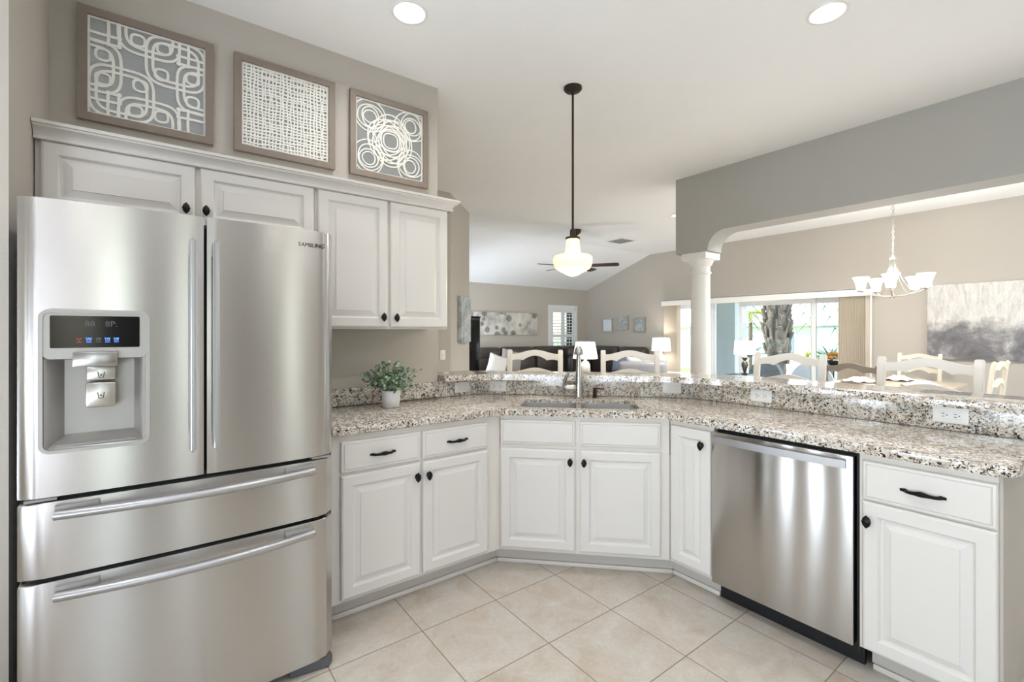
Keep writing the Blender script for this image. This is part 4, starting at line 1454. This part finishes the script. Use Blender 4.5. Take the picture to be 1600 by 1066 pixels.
# ------------------------------------------------------------------ lamps and small tables
def end_table(label, loc, w, d, h, m):
    t = thing('end_table', label, 'table', loc)
    G().box(-w / 2, w / 2, -d / 2, d / 2, h - 0.03, h, 0.006).obj('tabletop', m, t)
    for sx in (-1, 1):
        for sy in (-1, 1):
            G().tube([(sx * (w / 2 - 0.03), sy * (d / 2 - 0.03), 0), (sx * (w / 2 - 0.03), sy * (d / 2 - 0.03), h - 0.028)], 1, sec=(0.035, 0.035)).obj('leg', m, t)
    G().box(-w / 2 + 0.03, w / 2 - 0.03, -d / 2 + 0.03, d / 2 - 0.03, 0.16, 0.18).obj('shelf', m, t)
    return t


def lamp(label, loc, base, m, sr0, sr1, sz0, sz1, power=11):
    """Base profile in lamp height; shade from sz0 to sz1 with bottom radius sr0 and top radius sr1."""
    t = thing('table_lamp', label, 'lamp', loc)
    G().lathe(base, 28).obj('base', m, t)
    zt = base[-1][1]
    G().lathe([(0.006, zt - 0.01), (0.006, sz1 - 0.01), (0.012, sz1 - 0.005), (0.0, sz1 + 0.015)], 10).obj('lamp_stem', 'nickel', t)
    G().lathe([(sr0, sz0), (sr1, sz1), (sr1 - 0.004, sz1), (sr0 - 0.004, sz0)], 40, cap=False).obj('lamp_shade', 'shade_glow', t, smooth=60)
    light('lamp_light', 'POINT', (loc[0], loc[1], loc[2] + (sz0 + sz1) / 2), power, WARM, shadow_soft_size=0.06)
    return t


VASE = [(0.06, 0), (0.075, 0.01), (0.085, 0.06), (0.088, 0.14), (0.082, 0.20), (0.05, 0.245), (0.022, 0.262), (0.016, 0.30)]
end_table('dark end table under the glowing lamp behind the faucet', (-5.64, 5.81, 0), 0.5, 0.5, 0.585, 'dark_table')
lamp('table lamp with plain white shade and mosaic base, seen behind the faucet', (-5.64, 5.81, 0.586), VASE, 'lamp_mosaic', 0.215, 0.165, 0.30, 0.585)
end_table('white end table at end of the dark sofa beside the vertical blinds', (-5.44, 7.80, 0), 0.62, 0.5, 0.56, 'trim_white')
EGG = [(0.05, 0), (0.06, 0.01), (0.088, 0.07), (0.104, 0.16), (0.098, 0.24), (0.070, 0.31), (0.030, 0.345), (0.014, 0.40)]
lamp('table lamp with egg-shaped pearly base on the white end table', (-5.52, 7.80, 0.561), EGG, 'lamp_mosaic', 0.185, 0.165, 0.41, 0.665)
end_table('dark end table in front of the sliding glass door', (-3.72, 7.56, 0), 0.52, 0.42, 0.655, 'dark_table')
TWIST = [(0.05, 0), (0.052, 0.012), (0.02, 0.03), (0.035, 0.09), (0.052, 0.15), (0.044, 0.20), (0.020, 0.225), (0.040, 0.25), (0.046, 0.275), (0.030, 0.30), (0.012, 0.315)]
lamp('table lamp with drum shade and bronze turned base before the sliding door', (-3.76, 7.56, 0.656), TWIST, 'lamp_bronze', 0.165, 0.150, 0.325, 0.545, 3)

# ------------------------------------------------------------------ sliding glass door, blinds
dr_ = struct('door_10', G().box(SX0, SX1, FY + 0.01, FY + 0.12, SZ - 0.05, SZ).box(SX0, SX0 + 0.04, FY + 0.01, FY + 0.12, 0, SZ).box(SX1 - 0.04, SX1, FY + 0.01, FY + 0.12, 0, SZ), 'door_alu')
for i, (a, b) in enumerate(((SX0 + 0.04, -4.70), (-4.76, -4.66), (-4.20, -2.98), (-3.06, SX1 - 0.04))):
    y = FY + 0.03 + 0.035 * (i % 2)
    if b - a < 0.2:
        G().box(a, b, y, y + 0.03, 0, SZ - 0.05).obj('door_stile', 'door_alu', dr_)
        continue
    p = G().box(a, a + 0.055, y, y + 0.03, 0, SZ - 0.05).box(b - 0.055, b, y, y + 0.03, 0, SZ - 0.05).box(a + 0.055, b - 0.055, y, y + 0.03, SZ - 0.13, SZ - 0.05).box(a + 0.055, b - 0.055, y, y + 0.03, 0, 0.1).obj('sliding_panel', 'door_alu', dr_)
    G().box(a + 0.055, b - 0.055, y + 0.012, y + 0.018, 0.1, SZ - 0.13).obj('glass_pane', 'pane_glass', p)
G().box(-3.03, -2.99, FY + 0.10, FY + 0.118, 0, SZ - 0.05).obj('screen_stile', 'alu_shadow', dr_)
t = thing('vertical_blinds', 'cream vertical blinds stacked at both sides of sliding glass door under a valance', 'blinds', (0, FY, 0))
G().box(-5.70, -2.20, -0.14, -0.12, 1.868, 1.975).box(-5.70, -5.685, -0.12, 0, 1.868, 1.975).box(-2.215, -2.20, -0.12, 0, 1.868, 1.975).box(-5.70, -2.20, -0.14, 0, 1.966, 1.978).obj('valance', 'trim_white', t)
for a, b, n in ((-5.66, -5.34, 11), (-2.62, -2.26, 15)):
    for i in range(n):
        x = a + (b - a) * (i + 0.5) / n
        g = G().tube([(0, 0, 0.02), (0, 0, 1.90)], 1, sec=(0.088, 0.002), up=(0, 1, 0))
        g.xf(Matrix.Translation((x, -0.065, 0)) @ Matrix.Rotation(radians(68), 4, 'Z')).obj('blind_slat', 'blind', t)
G().tube([(-2.215, -0.13, 0.30), (-2.215, -0.13, 1.87)], 0.012, 10).obj('wand', 'trim_white', t)

# ------------------------------------------------------------------ shuttered window
w = struct('window_1', G().box(WEST_X, WEST_X + 0.024, WY0 - 0.03, WY0 + 0.03, WZ0 - 0.03, WZ1 + 0.03).box(WEST_X, WEST_X + 0.024, WY1 - 0.03, WY1 + 0.03, WZ0 - 0.03, WZ1 + 0.03).box(WEST_X, WEST_X + 0.023, WY0, WY1, WZ1 - 0.03, WZ1 + 0.03).box(WEST_X, WEST_X + 0.023, WY0, WY1, WZ0 - 0.03, WZ0 + 0.03).box(WEST_X - 0.1, WEST_X + 0.02, WY0, WY0 + 0.06, WZ0, WZ1).box(WEST_X - 0.1, WEST_X + 0.02, WY1 - 0.06, WY1, WZ0, WZ1).box(WEST_X - 0.1, WEST_X + 0.02, WY0, WY1, WZ1 - 0.06, WZ1).box(WEST_X - 0.1, WEST_X + 0.03, WY0, WY1, WZ0, WZ0 + 0.05), 'shutter_white')
G().box(WEST_X - 0.07, WEST_X - 0.064, WY0 + 0.06, WY1 - 0.06, WZ0 + 0.05, WZ1 - 0.06).obj('window_glass', 'pane_glass', w)
ym = (WY0 + WY1) / 2
for a, b in ((WY0 + 0.06, ym), (ym, WY1 - 0.06)):
    g = G().box(WEST_X - 0.02, WEST_X + 0.012, a, a + 0.05, WZ0 + 0.05, WZ1 - 0.06).box(WEST_X - 0.02, WEST_X + 0.012, b - 0.05, b, WZ0 + 0.05, WZ1 - 0.06)
    for z0, z1 in ((WZ0 + 0.05, WZ0 + 0.12), (1.22, 1.29), (WZ1 - 0.14, WZ1 - 0.06)):
        g.box(WEST_X - 0.019, WEST_X + 0.0105, a + 0.04, b - 0.04, z0, z1)
    s = g.obj('shutter_panel', 'shutter_white', w)
    g = G()
    for z0, z1 in ((WZ0 + 0.12, 1.22), (1.29, WZ1 - 0.14)):
        n = round((z1 - z0) / 0.075)
        for i in range(n):
            z = z0 + (z1 - z0) * (i + 0.5) / n
            q = G().box(-0.030, 0.030, a + 0.05, b - 0.05, -0.004, 0.004)
            q.xf(Matrix.Translation((WEST_X - 0.004, 0, z)) @ Matrix.Rotation(radians(12), 4, 'Y'))
            me = bpy.data.meshes.new('louvre')
            q.bm.to_mesh(me)
            q.bm.free()
            g.bm.from_mesh(me)
            bpy.data.meshes.remove(me)
        g.box(WEST_X + 0.022, WEST_X + 0.032, (a + b) / 2 - 0.006, (a + b) / 2 + 0.006, z0 + 0.02, z1 - 0.02)
    g.obj('louvre_slats', 'shutter_white', s)

# ================================================================== outside: covered patio and garden
struct('patio_floor', G().box(-8.0, 2.7, 8.35, 11.2, -0.10, -0.02), 'concrete')
struct('patio_ceiling', G().box(-8.0, 2.7, 8.35, 10.6, 2.62, 2.74), 'stucco_white')
struct('wall_patio', G().box(-5.42, -4.88, 9.4, 9.9, -0.02, 2.62), 'stucco_blue')
struct('ground', G().box(-60, 40, -30, 60, -0.45, -0.30), 'lawn', smooth=0)


def spiky(name, label, loc, m, n, length, droop, wd=0.05, cat='plant', z0=0.0, rise=1.0, seed=1):
    rg = random.Random(seed)
    t = thing(name, label, cat, loc)
    G().tube([(0, 0, 0), (0.01, 0, z0 * 0.5), (0, 0, z0 + 0.02)], [0.07, 0.06, 0.05], 12).obj('stem', 'trunk', t)
    g = G()
    for k in range(n):
        a = 2 * pi * k / n + rg.uniform(-0.2, 0.2)
        L = length * rg.uniform(0.75, 1.1)
        e = rise * rg.uniform(0.5, 1.2)
        rows = []
        for i in range(7):
            s = i / 6
            r = L * s * cos(min(1.3, e) * (1 - 0.45 * s))
            z = z0 + L * (s * sin(min(1.3, e)) - droop * s * s)
            w_ = wd * (1 - s) ** 0.7 * (0.5 + s if s < 0.5 else 1) + 0.003
            c = Vector((r * cos(a), r * sin(a), z))
            sd = Vector((-sin(a), cos(a), 0)) * w_
            rows.append((g.bm.verts.new(c - sd), g.bm.verts.new(c + Vector((0, 0, -0.3 * w_))), g.bm.verts.new(c + sd)))
        for p, q in zip(rows, rows[1:]):
            g.bm.faces.new((p[0], p[1], q[1], q[0]))
            g.bm.faces.new((p[1], p[2], q[2], q[1]))
    g.obj('leaves', m, t, smooth=60, fix=False)['kind'] = 'stuff'
    return t


def fronds(g, c, n, L, droop, rg, lift=0.4):
    """Feather palm fronds: a rib with paired leaflets."""
    for k in range(n):
        a = 2 * pi * k / n + rg.uniform(-0.25, 0.25)
        e = lift + rg.uniform(-0.35, 0.35)
        pts = []
        for i in range(13):
            s = i / 12
            pts.append(Vector((c[0] + L * s * cos(e) * cos(a), c[1] + L * s * cos(e) * sin(a), c[2] + L * (s * sin(e) - droop * s * s))))
        g.tube(pts, [0.018 * (1 - i / 13) + 0.003 for i in range(13)], 5)
        sd = Vector((-sin(a), cos(a), 0))
        for i in range(2, 13):
            d = (pts[min(i + 1, 12)] - pts[i - 1]).normalized()
            for s in (-1, 1):
                l = L * 0.30 * (1 - abs(i / 12 - 0.45))
                tip = pts[i] + sd * s * l * 0.8 + d * l * 0.6 + Vector((0, 0, -l * 0.35))
                g.bm.faces.new((g.bm.verts.new(pts[i] - d * 0.022), g.bm.verts.new(pts[i] + d * 0.022), g.bm.verts.new(tip)))


def palm(label, x, y, r0, r1, h, n, L, m, seed, lean=0.0, lift=0.4, droop=0.7):
    rg = random.Random(seed)
    t = thing('palm_tree', label, 'tree', (x, y, -0.3))
    P, R = [], []
    for i in range(29):
        s = i / 28
        P.append((lean * s, 0, h * s))
        R.append((r0 + (r1 - r0) * s) * (1 + 0.07 * (i % 2)) * (1 + 0.5 * max(0, 0.10 - s) / 0.10))
    g = G().tube(P, R, 20)
    if r1 > 0.15:      # leaf boots on the upper trunk
        for k in range(190):
            a, z = rg.uniform(0, 2 * pi), h * rg.uniform(0.14, 0.98) ** 0.8
            q = G().box(-0.032, 0.032, 0, 0.05, 0, 0.30, 0.006)
            q.xf(Matrix.Translation((0, 0, z)) @ Matrix.Rotation(a, 4, 'Z') @ Matrix.Translation((0, r1 * 0.93, 0)) @ Matrix.Rotation(radians(rg.uniform(-22, -8)), 4, 'X'))
            me = bpy.data.meshes.new('boot')
            q.bm.to_mesh(me)
            q.bm.free()
            g.bm.from_mesh(me)
            bpy.data.meshes.remove(me)
    g.obj('trunk', 'trunk', t, smooth=30)
    g = G()
    fronds(g, (lean, 0, h), n, L, droop, rg, lift)
    g.obj('fronds', m, t, smooth=0, fix=False)['kind'] = 'stuff'
    return t


palm('thick palm trunk with ragged leaf bases outside the sliding door', -5.62, 13.0, 0.20, 0.27, 3.5, 15, 2.2, 'frond_green', 4, droop=1.05, lift=0.35)
palm('slender young palm with yellow-green fronds beyond the patio pier', -6.55, 13.5, 0.05, 0.05, 2.15, 14, 0.62, 'frond_yellow', 9, lift=0.55)
spiky('cycad', 'dark blue-green cycad arching at foot of the palm trunk', (-5.9, 11.8, -0.3), 'frond_dark', 34, 0.95, 0.28, 0.03, 'plant', 0.95, 0.75, 5)
spiky('agave', 'yellow-green spiky plant between the palm trunk and the door frame', (-4.75, 12.6, -0.3), 'frond_yellow', 40, 0.55, 0.25, 0.025, 'plant', 0.85, 1.0, 6)
spiky('agave', 'broad green spiky plant outside behind the orange blooms', (-3.95, 11.7, -0.3), 'frond_green', 60, 0.70, 0.30, 0.025, 'plant', 0.95, 0.9, 7)
spiky('agave', 'second green spiky plant against the neighbouring house', (-4.9, 15.2, -0.3), 'frond_dark', 44, 0.8, 0.3, 0.03, 'plant', 0.75, 0.9, 8)


def bush(label, loc, rx, ry, rz, m, seed):
    rg = random.Random(seed)
    g = G()
    for k in range(420):
        a, p = rg.uniform(0, 2 * pi), rg.uniform(-0.3, 1.0)
        q = sqrt(max(0, 1 - p * p)) * rg.uniform(0.75, 1)
        c = Vector((rx * q * cos(a), ry * q * sin(a), rz * max(0.02, p * 0.75 + 0.25)))
        u = Vector((rg.uniform(-1, 1), rg.uniform(-1, 1), rg.uniform(-1, 1))).normalized()
        v = u.orthogonal().normalized()
        s = rg.uniform(0.08, 0.17)
        g.bm.faces.new([g.bm.verts.new(c + d) for d in (u * s, v * s * 0.5, -u * s, -v * s * 0.5)])
    t = thing('shrub', label, 'shrub', loc)
    G().tube([(0, 0, 0), (0, 0, rz * 0.6)], 0.05, 8).obj('stem', 'trunk', t)
    g.obj('foliage', m, t, smooth=0, fix=False)['kind'] = 'stuff'


bush('tall pale green shrub outside beside the cream blinds', (-3.05, 14.0, -0.3), 0.36, 0.36, 3.4, 'bush_green', 21)
bush('dark green shrub seen past the column', (-8.9, 12.0, -0.3), 0.7, 0.5, 1.6, 'frond_green', 22)
bush('tall bushy shrub beyond the shuttered window', (-11.5, 8.3, -0.3), 1.0, 1.6, 2.6, 'frond_yellow', 23)
bush('low shrub beyond the shuttered window', (-10.0, 5.6, -0.3), 0.5, 0.8, 1.4, 'bush_green', 24)

# neighbouring house across the garden
t = thing('neighbour_house', 'white neighbouring house with pale roof and louvred window beyond the garden', 'house', (0, 19.0, -0.3))
G().box(-16, 6, 0, 6, 0, 2.05).obj('wall', 'stucco_white', t)
g = G()
bm = g.bm
v = [bm.verts.new(p) for p in ((-17, -0.3, 1.98), (7, -0.3, 1.98), (7, 7, 1.98), (-17, 7, 1.98), (-13, 3, 4.6), (3, 3, 4.6))]
for q in ((0, 1, 5, 4), (1, 2, 5), (2, 3, 4, 5), (3, 0, 4), (3, 2, 1, 0)):
    bm.faces.new([v[i] for i in q])
g.obj('roof', 'roof_white', t, smooth=0)
G().box(-17, 7, -0.34, -0.28, 1.86, 2.02).obj('fascia', 'trim_white', t)
wd = G().box(-9.2, -7.5, -0.06, 0.0, 0.75, 1.7).obj('window_frame', 'trim_white', t)
g = G()
for i in range(8):
    z = 0.80 + 0.11 * i
    g.box(-9.12, -8.2, -0.09, -0.055, z, z + 0.075)
g.obj('louvres', 'shutter_white', wd)
G().box(-8.1, -7.56, -0.075, -0.055, 0.80, 1.65).obj('pane', 'alu_shadow', wd)
G().box(-6.7, -4.9, -0.25, 0.0, 0, 1.84).obj('porch', 'stucco_blue', t)


# patio furniture
def patio_chair(label, loc, rotz, mb, mc):
    t = thing('patio_chair', label, 'chair', loc, rotz)
    G().box(-0.32, 0.32, -0.32, 0.28, 0.12, 0.36, 0.05, 3).obj('seat_base', mb, t)
    G().box(-0.27, 0.27, -0.30, 0.20, 0.36, 0.47, 0.04, 3).obj('seat_cushion', mc, t)
    g = G()
    P = [(-0.33, 0.0)] + [(0.33 * cos(a), 0.38 + 0.42 * sin(a)) for a in [pi - pi * i / 18 for i in range(19)]] + [(0.33, 0.0)]
    g.prism_xz(P, 0.20, 0.29).xf(Matrix.Translation((0, 0, 0.06)))
    g.obj('backrest', mb, t)
    for sx in (-0.26, 0.26):
        for sy in (-0.25, 0.22):
            G().tube([(sx, sy, 0), (sx, sy, 0.14)], 0.02, 8).obj('leg', 'black_iron', t)
    return t


patio_chair('grey wicker patio chair outside the sliding door beside the bronze lamp', (-4.05, 9.25, -0.02), radians(172), 'wicker_grey', 'wicker_grey')
patio_chair('round-backed patio chair with pale striped cushion outside the sliding door', (-3.28, 9.0, -0.02), radians(192), 'stripe_cushion', 'stripe_cushion')
t = thing('plant_stand', 'small black stand on the patio holding the orange blooms', 'stand', (-3.22, 9.78, -0.02))
G().lathe([(0.14, 0.74), (0.14, 0.76)], 24).obj('top', 'black_iron', t)
for k in range(3):
    a = 2 * pi * k / 3
    G().tube([(0.13 * cos(a), 0.13 * sin(a), 0), (0.10 * cos(a), 0.10 * sin(a), 0.742)], 0.012, 8).obj('leg', 'black_iron', t)
t = thing('flowering_plant', 'orange-flowering plant in black bowl on the patio stand', 'plant', (-3.22, 9.78, 0.741))
G().lathe([(0.08, 0), (0.12, 0.03), (0.15, 0.09), (0.13, 0.09), (0, 0.07)], 24).obj('bowl', 'black_gloss', t)
g = G()
rg = random.Random(8)
for k in range(60):
    a, r = rg.uniform(0, 2 * pi), 0.19 * sqrt(rg.random())
    g.ball((r * cos(a), r * sin(a), 0.12 + 0.10 * (1 - (r / 0.19) ** 2) + rg.uniform(-0.015, 0.015)), 0.035, 0.035, 0.022, 8)
g.obj('blooms', 'orange_bloom', t, smooth=60)['kind'] = 'stuff'
